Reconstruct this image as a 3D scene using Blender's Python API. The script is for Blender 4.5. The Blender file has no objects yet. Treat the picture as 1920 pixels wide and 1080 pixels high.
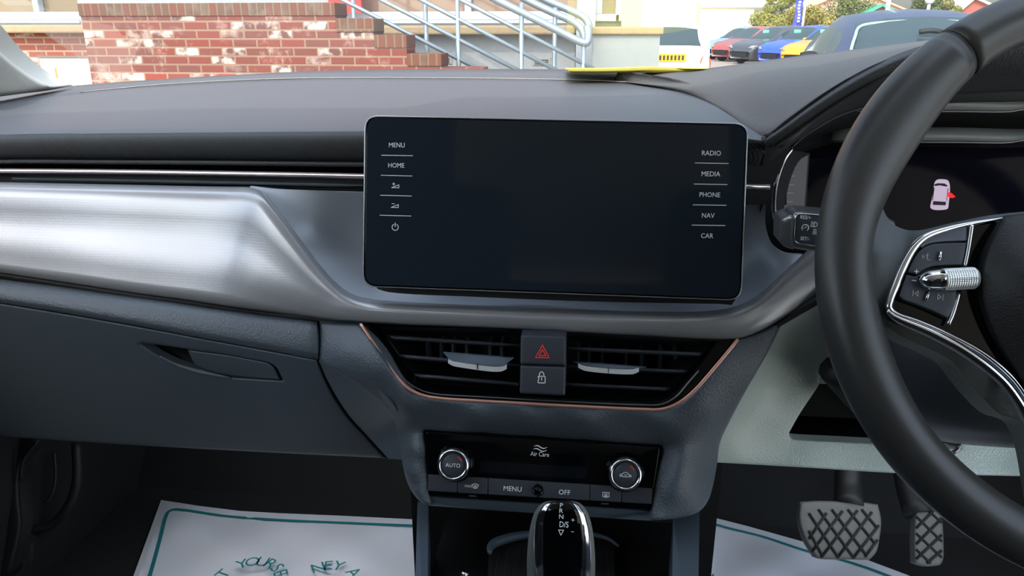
import bpy, math, random
import numpy as np
from mathutils import Vector, Matrix
from mathutils.geometry import delaunay_2d_cdt

# ------------------------------------------------------------------ camera, world, sun, exposure
SC = bpy.context.scene
COL = SC.collection
F_PX = 1424.0
PITCH = math.radians(18.56)          # the phone looks down at the dashboard
YAW = math.radians(6.0)              # and a little towards the passenger side
CAM = Vector((0.0, 0.0, 1.25))
FW = Vector((-math.sin(YAW) * math.cos(PITCH), math.cos(YAW) * math.cos(PITCH), -math.sin(PITCH)))
RT = Vector((math.cos(YAW), math.sin(YAW), 0.0))
UP = RT.cross(FW)
cam_data = bpy.data.cameras.new('camera')
cam_data.sensor_width = 36.0
cam_data.lens = F_PX / 1920.0 * 36.0
cam_data.clip_start = 0.02
cam_data.clip_end = 500
cam = bpy.data.objects.new('camera', cam_data)
cam.matrix_world = Matrix(((RT.x, UP.x, -FW.x, CAM.x), (RT.y, UP.y, -FW.y, CAM.y), (RT.z, UP.z, -FW.z, CAM.z), (0, 0, 0, 1)))
COL.objects.link(cam)
SC.camera = cam

world = bpy.data.worlds.new('sky')
SC.world = world
world.use_nodes = True
wn = world.node_tree
wn.nodes.clear()
w_out = wn.nodes.new('ShaderNodeOutputWorld')
w_bg = wn.nodes.new('ShaderNodeBackground')
w_sky = wn.nodes.new('ShaderNodeTexSky')
w_sky.sky_type = 'NISHITA'
w_sky.sun_disc = False
w_sky.sun_elevation = math.radians(44)
w_sky.sun_rotation = math.radians(200)
w_sky.altitude = 50
w_sky.air_density = 1.2
w_sky.dust_density = 2.5
w_mix = wn.nodes.new('ShaderNodeMix')
w_mix.data_type = 'RGBA'
w_mix.inputs[0].default_value = 0.45          # thin bright cloud over the blue
w_mix.inputs[7].default_value = (3.3, 3.5, 3.7, 1)
w_bg.inputs[1].default_value = SKY_STRENGTH = 0.22
wn.links.new(w_sky.outputs[0], w_mix.inputs[6])
# the cloud layer glows most around the sun, which stands behind the camera
w_tc = wn.nodes.new('ShaderNodeTexCoord')
w_dot = wn.nodes.new('ShaderNodeVectorMath'); w_dot.operation = 'DOT_PRODUCT'
w_dot.inputs[1].default_value = (-0.1, -0.72, 0.69)
w_map = wn.nodes.new('ShaderNodeMapRange')
w_map.inputs[1].default_value = -0.65; w_map.inputs[2].default_value = 1.0
w_map.inputs[3].default_value = 0.55; w_map.inputs[4].default_value = 3.6
w_mul = wn.nodes.new('ShaderNodeVectorMath'); w_mul.operation = 'SCALE'
wn.links.new(w_tc.outputs['Generated'], w_dot.inputs[0])
wn.links.new(w_dot.outputs['Value'], w_map.inputs[0])
wn.links.new(w_mix.outputs[2], w_mul.inputs[0])
wn.links.new(w_map.outputs[0], w_mul.inputs['Scale'])
wn.links.new(w_mul.outputs[0], w_bg.inputs[0])
wn.links.new(w_bg.outputs[0], w_out.inputs[0])

sun_data = bpy.data.lights.new('sun', 'SUN')
sun_data.energy = 1.7
sun_data.angle = math.radians(0.6)
sun_data.color = (1.0, 0.94, 0.84)
sun = bpy.data.objects.new('sun', sun_data)
SUN_DIR = Vector((0.05, 0.71, -0.70)).normalized()       # from behind the camera, over the roof, a little from the left
sun.rotation_euler = SUN_DIR.to_track_quat('-Z', 'Y').to_euler()
sun.location = (0, -3, 6)
COL.objects.link(sun)

SC.view_settings.view_transform = 'Standard'
SC.view_settings.look = 'None'
SC.view_settings.exposure = 0.35
SC.view_settings.gamma = 1.0
SC.view_settings.use_curve_mapping = False
SC.cycles.max_bounces = 7
SC.cycles.diffuse_bounces = 4
SC.cycles.glossy_bounces = 4
SC.cycles.transparent_max_bounces = 8
SC.cycles.caustics_reflective = False
SC.cycles.caustics_refractive = False
SC.cycles.sample_clamp_indirect = 4.0
SC.cycles.use_denoising = True

# ------------------------------------------------------------------ projection helpers
def ray(px, py):
    return FW + RT * ((px - 960.0) / F_PX) + UP * ((540.0 - py) / F_PX)
def P(px, py, Y):
    r = ray(px, py)
    return CAM + r * (Y / r.y)
def PZ(px, py, z):
    r = ray(px, py)
    return CAM + r * ((z - CAM.z) / r.z)
def PL(px, py, o, n):
    r = ray(px, py)
    return CAM + r * ((o - CAM).dot(n) / r.dot(n))

# ------------------------------------------------------------------ materials
MATS = {}
def lin(c):
    return tuple(((v / 255.0) / 12.92 if v <= 10 else (((v / 255.0) + .055) / 1.055) ** 2.4) for v in c) + (1.0,)
def mat(name, col, rough=0.5, metal=0.0, bump=None, spec=0.5, coat=0.0, emit=None, vary=0.06, sheen=0.0):
    """col is sRGB 0-255. bump = (kind, scale, strength)."""
    if name in MATS:
        return MATS[name]
    m = bpy.data.materials.new(name)
    m.use_nodes = True
    nt = m.node_tree
    b = nt.nodes['Principled BSDF']
    b.inputs['Roughness'].default_value = rough
    b.inputs['Metallic'].default_value = metal
    b.inputs['Specular IOR Level'].default_value = spec
    b.inputs['Coat Weight'].default_value = coat
    b.inputs['Coat Roughness'].default_value = 0.05
    b.inputs['Sheen Weight'].default_value = sheen
    c = lin(col)
    tc = nt.nodes.new('ShaderNodeTexCoord')
    nz = nt.nodes.new('ShaderNodeTexNoise')
    nz.inputs['Scale'].default_value = 14.0
    nz.inputs['Detail'].default_value = 5.0
    nt.links.new(tc.outputs['Object'], nz.inputs['Vector'])
    mx = nt.nodes.new('ShaderNodeMix')
    mx.data_type = 'RGBA'
    mx.inputs[6].default_value = tuple(v * (1 - vary) for v in c[:3]) + (1,)
    mx.inputs[7].default_value = tuple(min(1, v * (1 + vary)) for v in c[:3]) + (1,)
    nt.links.new(nz.outputs['Fac'], mx.inputs[0])
    nt.links.new(mx.outputs[2], b.inputs['Base Color'])
    if emit:
        b.inputs['Emission Color'].default_value = lin(emit[0])
        b.inputs['Emission Strength'].default_value = emit[1]
    if bump:
        kind, scale, strength = bump
        bp = nt.nodes.new('ShaderNodeBump')
        bp.inputs['Strength'].default_value = strength
        bp.inputs['Distance'].default_value = 0.5 / scale
        if kind == 'grain':
            t = nt.nodes.new('ShaderNodeTexVoronoi')
            t.feature = 'SMOOTH_F1'
            t.inputs['Scale'].default_value = scale
            t.inputs['Smoothness'].default_value = 0.4
            o = t.outputs['Distance']
        elif kind == 'noise':
            t = nt.nodes.new('ShaderNodeTexNoise')
            t.inputs['Scale'].default_value = scale
            t.inputs['Detail'].default_value = 3.0
            o = t.outputs['Fac']
        elif kind == 'wave':
            t = nt.nodes.new('ShaderNodeTexWave')
            t.inputs['Scale'].default_value = scale
            t.bands_direction = 'DIAGONAL'
            o = t.outputs['Fac']
        if kind == 'weave':
            t = nt.nodes.new('ShaderNodeTexBrick')
            sp = nt.nodes.new('ShaderNodeSeparateXYZ')
            cb = nt.nodes.new('ShaderNodeCombineXYZ')
            nt.links.new(tc.outputs['Object'], sp.inputs[0])
            nt.links.new(sp.outputs[0], cb.inputs[0])
            nt.links.new(sp.outputs[2], cb.inputs[1])
            nt.links.new(cb.outputs[0], t.inputs['Vector'])
            t.inputs['Scale'].default_value = 1.0
            t.inputs['Brick Width'].default_value = 2.0 / scale
            t.inputs['Row Height'].default_value = 1.0 / scale
            t.inputs['Mortar Size'].default_value = 0.22 / scale
            t.inputs['Mortar Smooth'].default_value = 1.0
            t.inputs['Color1'].default_value = (1, 1, 1, 1)
            t.inputs['Color2'].default_value = (.8, .8, .8, 1)
            t.inputs['Mortar'].default_value = (0, 0, 0, 1)
            o = t.outputs['Color']
        else:
            nt.links.new(tc.outputs['Object'], t.inputs['Vector'])
        nt.links.new(o, bp.inputs['Height'])
        nt.links.new(bp.outputs[0], b.inputs['Normal'])
    MATS[name] = m
    return m

def brick_mat(name, c1, c2, mortar, bw, rh, ms, white=0.5, axis='xz', wscale=2.2):
    m = bpy.data.materials.new(name)
    m.use_nodes = True
    nt = m.node_tree
    b = nt.nodes['Principled BSDF']
    b.inputs['Roughness'].default_value = 0.9
    tc = nt.nodes.new('ShaderNodeTexCoord')
    sp = nt.nodes.new('ShaderNodeSeparateXYZ')
    cb = nt.nodes.new('ShaderNodeCombineXYZ')
    nt.links.new(tc.outputs['Object'], sp.inputs[0])
    nt.links.new(sp.outputs[0], cb.inputs[0])
    nt.links.new(sp.outputs[2], cb.inputs[1])
    t = nt.nodes.new('ShaderNodeTexBrick')
    t.inputs['Scale'].default_value = 1.0
    t.inputs['Brick Width'].default_value = bw
    t.inputs['Row Height'].default_value = rh
    t.inputs['Mortar Size'].default_value = ms
    t.inputs['Mortar Smooth'].default_value = 0.3
    t.inputs['Bias'].default_value = 0.0
    t.inputs['Color1'].default_value = lin(c1)
    t.inputs['Color2'].default_value = lin(c2)
    t.inputs['Mortar'].default_value = lin(mortar)
    nt.links.new(cb.outputs[0], t.inputs['Vector'])
    nz = nt.nodes.new('ShaderNodeTexNoise')
    nz.inputs['Scale'].default_value = wscale
    nz.inputs['Detail'].default_value = 6
    nz.inputs['Roughness'].default_value = 0.75
    nt.links.new(cb.outputs[0], nz.inputs['Vector'])
    rp = nt.nodes.new('ShaderNodeValToRGB')
    rp.color_ramp.elements[0].position = 0.54
    rp.color_ramp.elements[1].position = 0.68
    nt.links.new(nz.outputs['Fac'], rp.inputs[0])
    t2 = nt.nodes.new('ShaderNodeTexBrick')
    for k_, v_ in (('Scale', 1.0), ('Brick Width', bw), ('Row Height', rh), ('Mortar Size', ms * .6), ('Mortar Smooth', .6), ('Bias', 0.0)):
        t2.inputs[k_].default_value = v_
    t2.inputs['Color1'].default_value = (0, 0, 0, 1); t2.inputs['Color2'].default_value = (1, 1, 1, 1); t2.inputs['Mortar'].default_value = (.4, .4, .4, 1)
    nt.links.new(cb.outputs[0], t2.inputs['Vector'])
    r2 = nt.nodes.new('ShaderNodeMapRange'); r2.inputs[1].default_value = .62; r2.inputs[2].default_value = .98
    nt.links.new(t2.outputs['Color'], r2.inputs[0])
    n2 = nt.nodes.new('ShaderNodeTexNoise'); n2.inputs['Scale'].default_value = 9.0; n2.inputs['Detail'].default_value = 4
    nt.links.new(cb.outputs[0], n2.inputs['Vector'])
    r3 = nt.nodes.new('ShaderNodeMapRange'); r3.inputs[1].default_value = .42; r3.inputs[2].default_value = .60
    nt.links.new(n2.outputs['Fac'], r3.inputs[0])
    m3 = nt.nodes.new('ShaderNodeMath'); m3.operation = 'MULTIPLY'
    nt.links.new(r2.outputs[0], m3.inputs[0]); nt.links.new(r3.outputs[0], m3.inputs[1])
    m4 = nt.nodes.new('ShaderNodeMath'); m4.operation = 'MULTIPLY_ADD'; m4.inputs[1].default_value = .35
    nt.links.new(rp.outputs[0], m4.inputs[0]); nt.links.new(m3.outputs[0], m4.inputs[2])
    mu = nt.nodes.new('ShaderNodeMath')
    mu.operation = 'MULTIPLY'
    mu.use_clamp = True
    mu.inputs[1].default_value = white
    nt.links.new(m4.outputs[0], mu.inputs[0])
    mx = nt.nodes.new('ShaderNodeMix')
    mx.data_type = 'RGBA'
    mx.inputs[7].default_value = lin((236, 224, 208))
    nt.links.new(mu.outputs[0], mx.inputs[0])
    nt.links.new(t.outputs['Color'], mx.inputs[6])
    nt.links.new(mx.outputs[2], b.inputs['Base Color'])
    bp = nt.nodes.new('ShaderNodeBump')
    bp.inputs['Strength'].default_value = 0.6
    bp.inputs['Distance'].default_value = 0.01
    bp.invert = True
    nt.links.new(t.outputs['Fac'], bp.inputs['Height'])
    nt.links.new(bp.outputs[0], b.inputs['Normal'])
    MATS[name] = m
    return m

def glass_mat(name, tint=(1, 1, 1), ior=1.5, rough=0.0, film=0.0):
    m = bpy.data.materials.new(name)
    m.use_nodes = True
    nt = m.node_tree
    nt.nodes.clear()
    o = nt.nodes.new('ShaderNodeOutputMaterial')
    tr = nt.nodes.new('ShaderNodeBsdfTransparent')
    tr.inputs[0].default_value = tint + (1,)
    gl = nt.nodes.new('ShaderNodeBsdfGlossy')
    gl.inputs['Roughness'].default_value = rough
    fr = nt.nodes.new('ShaderNodeFresnel')
    fr.inputs['IOR'].default_value = ior
    ms = nt.nodes.new('ShaderNodeMixShader')
    nt.links.new(fr.outputs[0], ms.inputs[0])
    if film:                                   # thin film of dust on the pane
        tl = nt.nodes.new('ShaderNodeBsdfTranslucent'); df = nt.nodes.new('ShaderNodeBsdfDiffuse')
        m1 = nt.nodes.new('ShaderNodeMixShader'); m2 = nt.nodes.new('ShaderNodeMixShader')
        m2.inputs[0].default_value = film
        nt.links.new(tl.outputs[0], m1.inputs[1]); nt.links.new(df.outputs[0], m1.inputs[2])
        nt.links.new(tr.outputs[0], m2.inputs[1]); nt.links.new(m1.outputs[0], m2.inputs[2])
        tr = m2
    nt.links.new(tr.outputs[0], ms.inputs[1])
    nt.links.new(gl.outputs[0], ms.inputs[2])
    nt.links.new(ms.outputs[0], o.inputs[0])
    MATS[name] = m
    return m

M_TOP = mat('soft_dash_plastic', (86, 88, 92), 0.48, bump=('noise', 1800, .12))
M_LEATHER = mat('grained_dash_plastic', (80, 90, 98), 0.46, bump=('grain', 620, .5))
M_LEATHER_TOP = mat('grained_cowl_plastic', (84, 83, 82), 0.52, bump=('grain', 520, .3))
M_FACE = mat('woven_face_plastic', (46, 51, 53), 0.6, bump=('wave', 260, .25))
M_HARD = mat('hard_black_plastic', (82, 95, 106), 0.5, bump=('noise', 1500, .12))
M_LOWER_LIT = mat('driver_side_lit_plastic', (188, 203, 195), 0.34, bump=('grain', 620, .3))  # dash plastic lightened: the bright light on this panel is in the colour
M_BLACK = mat('matt_black', (10, 12, 14), 0.6)
M_GLOSS = mat('piano_black', (6, 8, 10), 0.07, spec=0.3)
M_SCREEN = mat('black_screen_glass', (32, 40, 48), 0.05, spec=0.45)
M_SATIN = mat('satin_grey_paint', (186, 196, 208), 0.34, metal=0.2)
M_SILVER = mat('silver_weave_trim', (162, 165, 168), 0.27, metal=0.34, bump=('weave', 420, .022))
M_CHROME = mat('chrome', (225, 228, 232), 0.12, metal=1.0)
M_DCHROME = mat('dark_chrome', (130, 130, 132), 0.28, metal=.7)
M_COPPER = mat('copper_line', (214, 160, 140), 0.3, metal=0.55)
M_ROSE = mat('rose_chrome', (240, 222, 220), 0.22, metal=.8)
M_WHEEL = mat('smooth_wheel_leather', (53, 54, 53), 0.38, bump=('noise', 1100, .12))
M_WEB = mat('spoke_web_leather', (68, 75, 77), 0.42, bump=('noise', 1100, .12))
M_WHEELG = mat('perforated_wheel_leather', (104, 108, 104), 0.5, bump=('grain', 700, .4))
M_PAD = mat('horn_pad_plastic', (26, 27, 28), 0.55, bump=('grain', 900, .3))
M_BUTTON = mat('button_plastic', (56, 61, 68), 0.48)
M_LABEL = mat('white_print', (205, 212, 215), 0.5, emit=((205, 212, 215), 0.12))
M_RED = mat('red_print', (225, 60, 60), 0.5, emit=((225, 50, 50), 0.12))
M_BLUE = mat('blue_print', (60, 120, 170), 0.5, emit=((50, 120, 180), 0.08))
M_CARPET = mat('black_carpet', (24, 26, 27), 0.95, bump=('noise', 700, .8))
M_PAPER = mat('white_paper', (222, 226, 236), 0.8, vary=0.02)
M_TEAL = mat('teal_ink', (20, 125, 130), 0.7)
M_YELLOW = mat('yellow_paper', (242, 230, 84), 0.6)
M_CREAM = mat('cream_headlining', (226, 220, 208), 0.85, bump=('noise', 500, .2))
M_RUBBER = mat('pedal_rubber', (92, 92, 90), 0.6, bump=('noise', 300, .2))
M_GLASS = glass_mat('windscreen_glass', (0.97, 0.99, 0.97), film=0.03)

# ------------------------------------------------------------------ object helpers
def wloc(o):
    v = Vector((0, 0, 0))
    while o is not None:
        v = v + o.location
        o = o.parent
    return v
def tag(o, label=None, cat=None, group=None, kind=None):
    if label: o['label'] = label
    if cat: o['category'] = cat
    if group: o['group'] = group
    if kind: o['kind'] = kind
    return o
def empty(name, loc, label, cat, group=None, kind=None, rz=0.0):
    o = bpy.data.objects.new(name, None)
    o.empty_display_size = 0.05
    o.location = loc
    o.rotation_euler = (0, 0, rz)
    COL.objects.link(o)
    return tag(o, label, cat, group, kind)
def mesh(name, verts, faces, m, parent=None, smooth=True, local=False, label=None, mats=None, fm=None):
    off = Vector((0, 0, 0)) if (local or parent is None) else wloc(parent)
    me = bpy.data.meshes.new(name)
    me.from_pydata([tuple(Vector(v) - off) for v in verts], [], faces)
    me.validate()
    for mm in (mats or [m]):
        me.materials.append(mm)
    if fm is not None and len(fm) == len(me.polygons):
        me.polygons.foreach_set('material_index', fm)
    me.polygons.foreach_set('use_smooth', [bool(smooth)] * len(me.polygons))
    me.update()
    o = bpy.data.objects.new(name, me)
    COL.objects.link(o)
    if parent is not None:
        o.parent = parent
    if label:
        o['label'] = label
    return o

def cr(pts, n=6, closed=False):
    """Catmull-Rom through points of any dimension."""
    p = [np.array(q, float) for q in pts]
    N = len(p)
    if N < 3:
        return [tuple(q) for q in p]
    out = []
    rng = range(N if closed else N - 1)
    for i in rng:
        p1, p2 = p[i], p[(i + 1) % N]
        p0 = p[i - 1] if (i > 0 or closed) else p1 * 2 - p2
        p3 = p[(i + 2) % N] if (i + 2 < N or closed) else p2 * 2 - p1
        d1 = max(np.linalg.norm(p1 - p0), 1e-9) ** .5; d2 = max(np.linalg.norm(p2 - p1), 1e-9) ** .5; d3 = max(np.linalg.norm(p3 - p2), 1e-9) ** .5
        for k in range(n):
            t = k / n
            m1 = (p2 - p1) + d2 * ((p1 - p0) / d1 - (p2 - p0) / (d1 + d2))
            m2 = (p2 - p1) + d2 * ((p3 - p2) / d3 - (p3 - p1) / (d2 + d3))
            a = 2 * (p1 - p2) + m1 + m2
            b = -3 * (p1 - p2) - 2 * m1 - m2
            out.append(tuple(a * t ** 3 + b * t * t + m1 * t + p1))
    if not closed:
        out.append(tuple(p[-1]))
    return out
def outline(segs, n=6):
    """segs: list of point runs; each run is smoothed, runs join at corners."""
    res = []
    for s in segs:
        r = cr(s, n)
        if res and np.hypot(res[-1][0] - r[0][0], res[-1][1] - r[0][1]) < .01:
            r = r[1:]
        res += r
    if np.hypot(res[0][0] - res[-1][0], res[0][1] - res[-1][1]) < .01:
        res = res[:-1]
    return res
def rrect(c4, rad, n=6):
    """rounded quad in pixels: corners TL TR BR BL."""
    out = []
    c = [np.array(q, float) for q in c4]
    for i in range(4):
        a, b, d = c[i - 1], c[i], c[(i + 1) % 4]
        u = (a - b) / np.linalg.norm(a - b); v = (d - b) / np.linalg.norm(d - b)
        p0, p2 = b + u * rad, b + v * rad
        for k in range(n + 1):
            t = k / n
            k1 = (1 - t) ** 2 + .0; k2 = 2 * t * (1 - t); k3 = t * t
            out.append(tuple(k1 * p0 + k2 * b + k3 * p2))
    return out

def tps(ctrl):
    c = np.array(ctrl, float)
    X = c[:, :2] / 100.0
    Y = c[:, 2]
    n = len(X)
    D = np.linalg.norm(X[:, None] - X[None], axis=2)
    K = np.where(D > 0, D ** 2 * np.log(np.maximum(D, 1e-12)), 0) + np.eye(n) * 1e-3
    Pm = np.c_[np.ones(n), X]
    A = np.block([[K, Pm], [Pm.T, np.zeros((3, 3))]])
    w = np.linalg.lstsq(A, np.r_[Y, 0, 0, 0], rcond=None)[0]
    def f(x, y):
        q = np.array([x, y], float) / 100.0
        d = np.linalg.norm(X - q, axis=1)
        k = np.where(d > 0, d ** 2 * np.log(np.maximum(d, 1e-12)), 0)
        return float(k @ w[:n] + w[n] + w[n + 1] * q[0] + w[n + 2] * q[1])
    return f
def inpoly(pts, poly):
    pts = np.asarray(pts, float); poly = np.asarray(poly, float)
    x, y = pts[:, 0], pts[:, 1]
    r = np.zeros(len(pts), bool)
    j = len(poly) - 1
    for i in range(len(poly)):
        xi, yi = poly[i]; xj, yj = poly[j]
        if yi != yj:
            c = ((yi > y) != (yj > y)) & (x < (xj - xi) * (y - yi) / (yj - yi) + xi)
            r ^= c
        j = i
    return r
def edist(pts, poly):
    pts = np.asarray(pts, float)
    a = np.asarray(poly, float); b = np.roll(a, -1, 0)
    best = np.full(len(pts), 1e9)
    for p, q in zip(a, b):
        d = q - p
        L = d @ d
        if L < 1e-12: continue
        t = np.clip(((pts - p) @ d) / L, 0, 1)
        best = np.minimum(best, np.linalg.norm(pts - (p + t[:, None] * d), axis=1))
    return best
def fillmesh(poly, holes, step, rnd):
    poly = [tuple(p[:2]) for p in poly]
    allp = np.array(poly)
    x0, y0 = allp.min(0); x1, y1 = allp.max(0)
    gx, gy = np.meshgrid(np.arange(x0 + step * .5, x1, step), np.arange(y0 + step * .5, y1, step))
    g = np.c_[gx.ravel(), gy.ravel()]
    if rnd:
        loops = [poly] + [list(h) for h in holes]
        rings = []
        for q in (.12, .32, .6, 1.0):
            for lp in loops:
                A = np.array([p[:2] for p in lp], float)
                T = np.roll(A, -1, 0) - np.roll(A, 1, 0)
                L = np.linalg.norm(T, axis=1); L[L == 0] = 1
                N = np.c_[-T[:, 1], T[:, 0]] / L[:, None]
                for s in (1, -1):
                    R_ = A + N * (s * rnd * q)
                    dd = np.minimum.reduce([edist(R_, l_) for l_ in loops])
                    rings.append(R_[dd > rnd * q * .93])
        g2 = np.concatenate(rings)
        d1 = np.minimum.reduce([edist(g, l_) for l_ in loops]) if len(g) else np.zeros(0)
        g = np.r_[g[d1 > rnd * 1.0 + step * .45], g2]
    keep = inpoly(g, poly) & (edist(g, poly) > (rnd * .1 if rnd else step * .35)) if len(g) else np.zeros(0, bool)
    for h in holes:
        keep &= ~inpoly(g, h) & (edist(g, h) > (rnd * .1 if rnd else step * .3))
    g = g[keep]
    vs = [Vector(p) for p in poly]; es = [(i, (i + 1) % len(poly)) for i in range(len(poly))]
    for h in holes:
        b = len(vs)
        vs += [Vector(p[:2]) for p in h]
        es += [(b + i, b + (i + 1) % len(h)) for i in range(len(h))]
    vs += [Vector(p) for p in g]
    v, e, f, *_ = delaunay_2d_cdt(vs, es, [], 0, 1e-4)
    v = np.array([tuple(q) for q in v])
    f = [tuple(q) for q in f]
    cen = np.array([v[list(q)].mean(0) for q in f])
    ok = inpoly(cen, poly)
    for h in holes:
        ok &= ~inpoly(cen, h)
    f = [q for q, k in zip(f, ok) if k]
    return v, f
def patch(name, poly, depth, m, parent=None, holes=(), step=12, thick=.003, rnd=None, label=None, put=None, back=(0, 1, 0), extra=None):
    """A real panel: polygon traced as outline, depth(px,py) gives its distance; thick walls go backwards.
    rnd=(pixels, metres) rounds the rim."""
    if rnd:
        def dense(lp, s):
            out = []
            for p, q in zip(lp, lp[1:] + lp[:1]):
                n = max(1, int(math.hypot(q[0] - p[0], q[1] - p[1]) / s))
                out += [(p[0] + (q[0] - p[0]) * k / n, p[1] + (q[1] - p[1]) * k / n) for k in range(n)]
            return out
        s_ = min(max(2.0, rnd[0] * 1.0), step)
        poly = dense(list(poly), s_); holes = [dense(list(h), s_) for h in holes]
    v2, f = fillmesh(poly, holes, step, rnd[0] if rnd else 0)
    if isinstance(depth, (list, tuple)):
        depth = tps(depth) if len(depth) > 2 else depth
    elif isinstance(depth, (int, float)):
        k = float(depth)
        depth = lambda x, y: k
    d = np.minimum.reduce([edist(v2, h) for h in [poly] + list(holes)]) if rnd else None
    put = put or P
    W = []
    for i, (x, y) in enumerate(v2):
        Y = depth(x, y)
        if rnd and d[i] < rnd[0]:
            q = 1 - d[i] / rnd[0]
            Y += rnd[1] * (1 - math.sqrt(max(0, 1 - q * q)))
        if extra: Y += extra(x, y)
        W.append(put(x, y, Y))
    cnt = {}
    for q in f:
        for a, b in zip(q, q[1:] + q[:1]):
            cnt[(a, b)] = 1
    bnd = [(a, b) for (a, b) in cnt if (b, a) not in cnt]
    # orient towards camera
    nn = 0
    for q in f[:50]:
        a, b, c = W[q[0]], W[q[1]], W[q[2]]
        nn += 1 if (b - a).cross(c - a).dot(CAM - a) > 0 else -1
    flip = nn < 0
    faces = [tuple(reversed(q)) if flip else q for q in f]
    verts = list(W)
    bk = Vector(back) * thick
    mp = {}
    for a, b in bnd:
        for k in (a, b):
            if k not in mp:
                mp[k] = len(verts)
                verts.append(W[k]); verts.append(W[k] + bk)
    for a, b in bnd:
        q = (mp[a], mp[a] + 1, mp[b] + 1, mp[b])
        faces.append(tuple(reversed(q)) if flip else q)
    return mesh(name, verts, faces, m, parent, label=label)

def grid(rows, closed=False):
    n = len(rows[0]); faces = []; verts = [p for r in rows for p in r]
    for i in range(len(rows) - 1):
        for j in range(n if closed else n - 1):
            a = i * n + j; b = i * n + (j + 1) % n
            faces.append((a, b, b + n, a + n))
    return verts, faces
def loft(name, rows, m, parent=None, nu=6, nv=4, thick=0.004, label=None, put=P, smooth_v=True, down=(0, 0, -1)):
    """rows of (px,py,Y) controls, same count each."""
    R = [cr(r, nu) for r in rows]
    cols = list(zip(*R))
    C = [cr(c, nv) if smooth_v else list(c) for c in cols]
    G = [[put(*p) for p in row] for row in zip(*C)]
    v, f = grid(G)
    a, b, c = v[f[0][0]], v[f[0][1]], v[f[0][2]]
    if (b - a).cross(c - a).dot(CAM - a) < 0:
        f = [tuple(reversed(q)) for q in f]
    o = mesh(name, v, f, m, parent, label=label)
    if thick:
        s = o.modifiers.new('thickness', 'SOLIDIFY'); s.thickness = thick; s.offset = -1
    return o

def tube(name, pts, r, m, parent=None, seg=10, closed=False, n=5, local=False, label=None, smooth=True, flat=None, cap=True):
    """tube along points; r number or list. flat=(ratio,axis) squashes."""
    ctl = [tuple(p) + ((r[i] if isinstance(r, (list, tuple)) else r),) for i, p in enumerate(pts)]
    c = cr(ctl, n, closed) if (n > 1 and len(ctl) > 2) else ctl
    C = [Vector(q[:3]) for q in c]; RR = [q[3] for q in c]
    N = len(C); rows = []
    prev = None
    for i in range(N):
        t = (C[(i + 1) % N] - C[i - 1]) if closed else (C[min(i + 1, N - 1)] - C[max(i - 1, 0)])
        t.normalize()
        if prev is None:
            u = t.orthogonal().normalized()
        else:
            u = (prev - t * prev.dot(t)).normalized()
        prev = u
        w = t.cross(u)
        rows.append([C[i] + (u * math.cos(a) + w * math.sin(a)) * RR[i] for a in [2 * math.pi * k / seg for k in range(seg)]])
    if closed:
        # align twist
        rows.append(rows[0])
    v, f = grid(rows, True)
    if cap and not closed:
        f.append(tuple(reversed(range(seg)))); f.append(tuple(range(len(v) - seg, len(v))))
    return mesh(name, v, f, m, parent, local=local, label=label)
def box(name, lo, hi, m, parent=None, bevel=0.0, local=False, label=None, rot=None, mats=None):
    x0, y0, z0 = lo; x1, y1, z1 = hi
    v = [Vector(p) for p in ((x0, y0, z0), (x1, y0, z0), (x1, y1, z0), (x0, y1, z0), (x0, y0, z1), (x1, y0, z1), (x1, y1, z1), (x0, y1, z1))]
    f = [(0, 3, 2, 1), (4, 5, 6, 7), (0, 1, 5, 4), (1, 2, 6, 5), (2, 3, 7, 6), (3, 0, 4, 7)]
    o = mesh(name, v, f, m, parent, smooth=False, local=local, label=label)
    if bevel:
        b = o.modifiers.new('bevel', 'BEVEL'); b.width = bevel; b.segments = 2
    return o
def boxpx(name, x0, y0, x1, y1, Y, dep, m, parent=None, bevel=0.0, label=None):
    """upright box whose front stands at distance Y and spans those traced edges."""
    xm = (x0 + x1) / 2; ym = (y0 + y1) / 2
    a = P(x0, ym, Y); b = P(x1, ym, Y); c = P(xm, y0, Y); d = P(xm, y1, Y)
    return box(name, (a.x, Y, d.z), (b.x, Y + dep, c.z), m, parent, bevel, label=label)
def prism(name, front, back_vec, m, parent=None, label=None, smooth=False):
    n = len(front); bv = Vector(back_vec)
    v = [Vector(p) for p in front] + [Vector(p) + bv for p in front]
    f = [tuple(range(n)), tuple(range(2 * n - 1, n - 1, -1))] + [(i, i + n, (i + 1) % n + n, (i + 1) % n) for i in range(n)]
    return mesh(name, v, f, m, parent, smooth=smooth, label=label)

def lathe(name, c, axis, up, prof, m, parent=None, seg=40, label=None, ridges=None, local=False, smooth=True):
    """prof list of (r, h) along axis."""
    ax = Vector(axis).normalized(); u = Vector(up); u = (u - ax * u.dot(ax)).normalized(); w = ax.cross(u)
    rows = []
    for k, (r, h) in enumerate(prof):
        row = []
        for j in range(seg):
            a = 2 * math.pi * j / seg
            rr = r
            if ridges and k in ridges and j % 2: rr = r * .965
            row.append(Vector(c) + ax * h + (u * math.cos(a) + w * math.sin(a)) * rr)
        rows.append(row)
    v, f = grid(rows, True)
    f = [tuple(reversed(q)) for q in f]
    f.append(tuple(range(len(v) - seg, len(v))))
    return mesh(name, v, f, m, parent, label=label, local=local, smooth=smooth)

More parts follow.
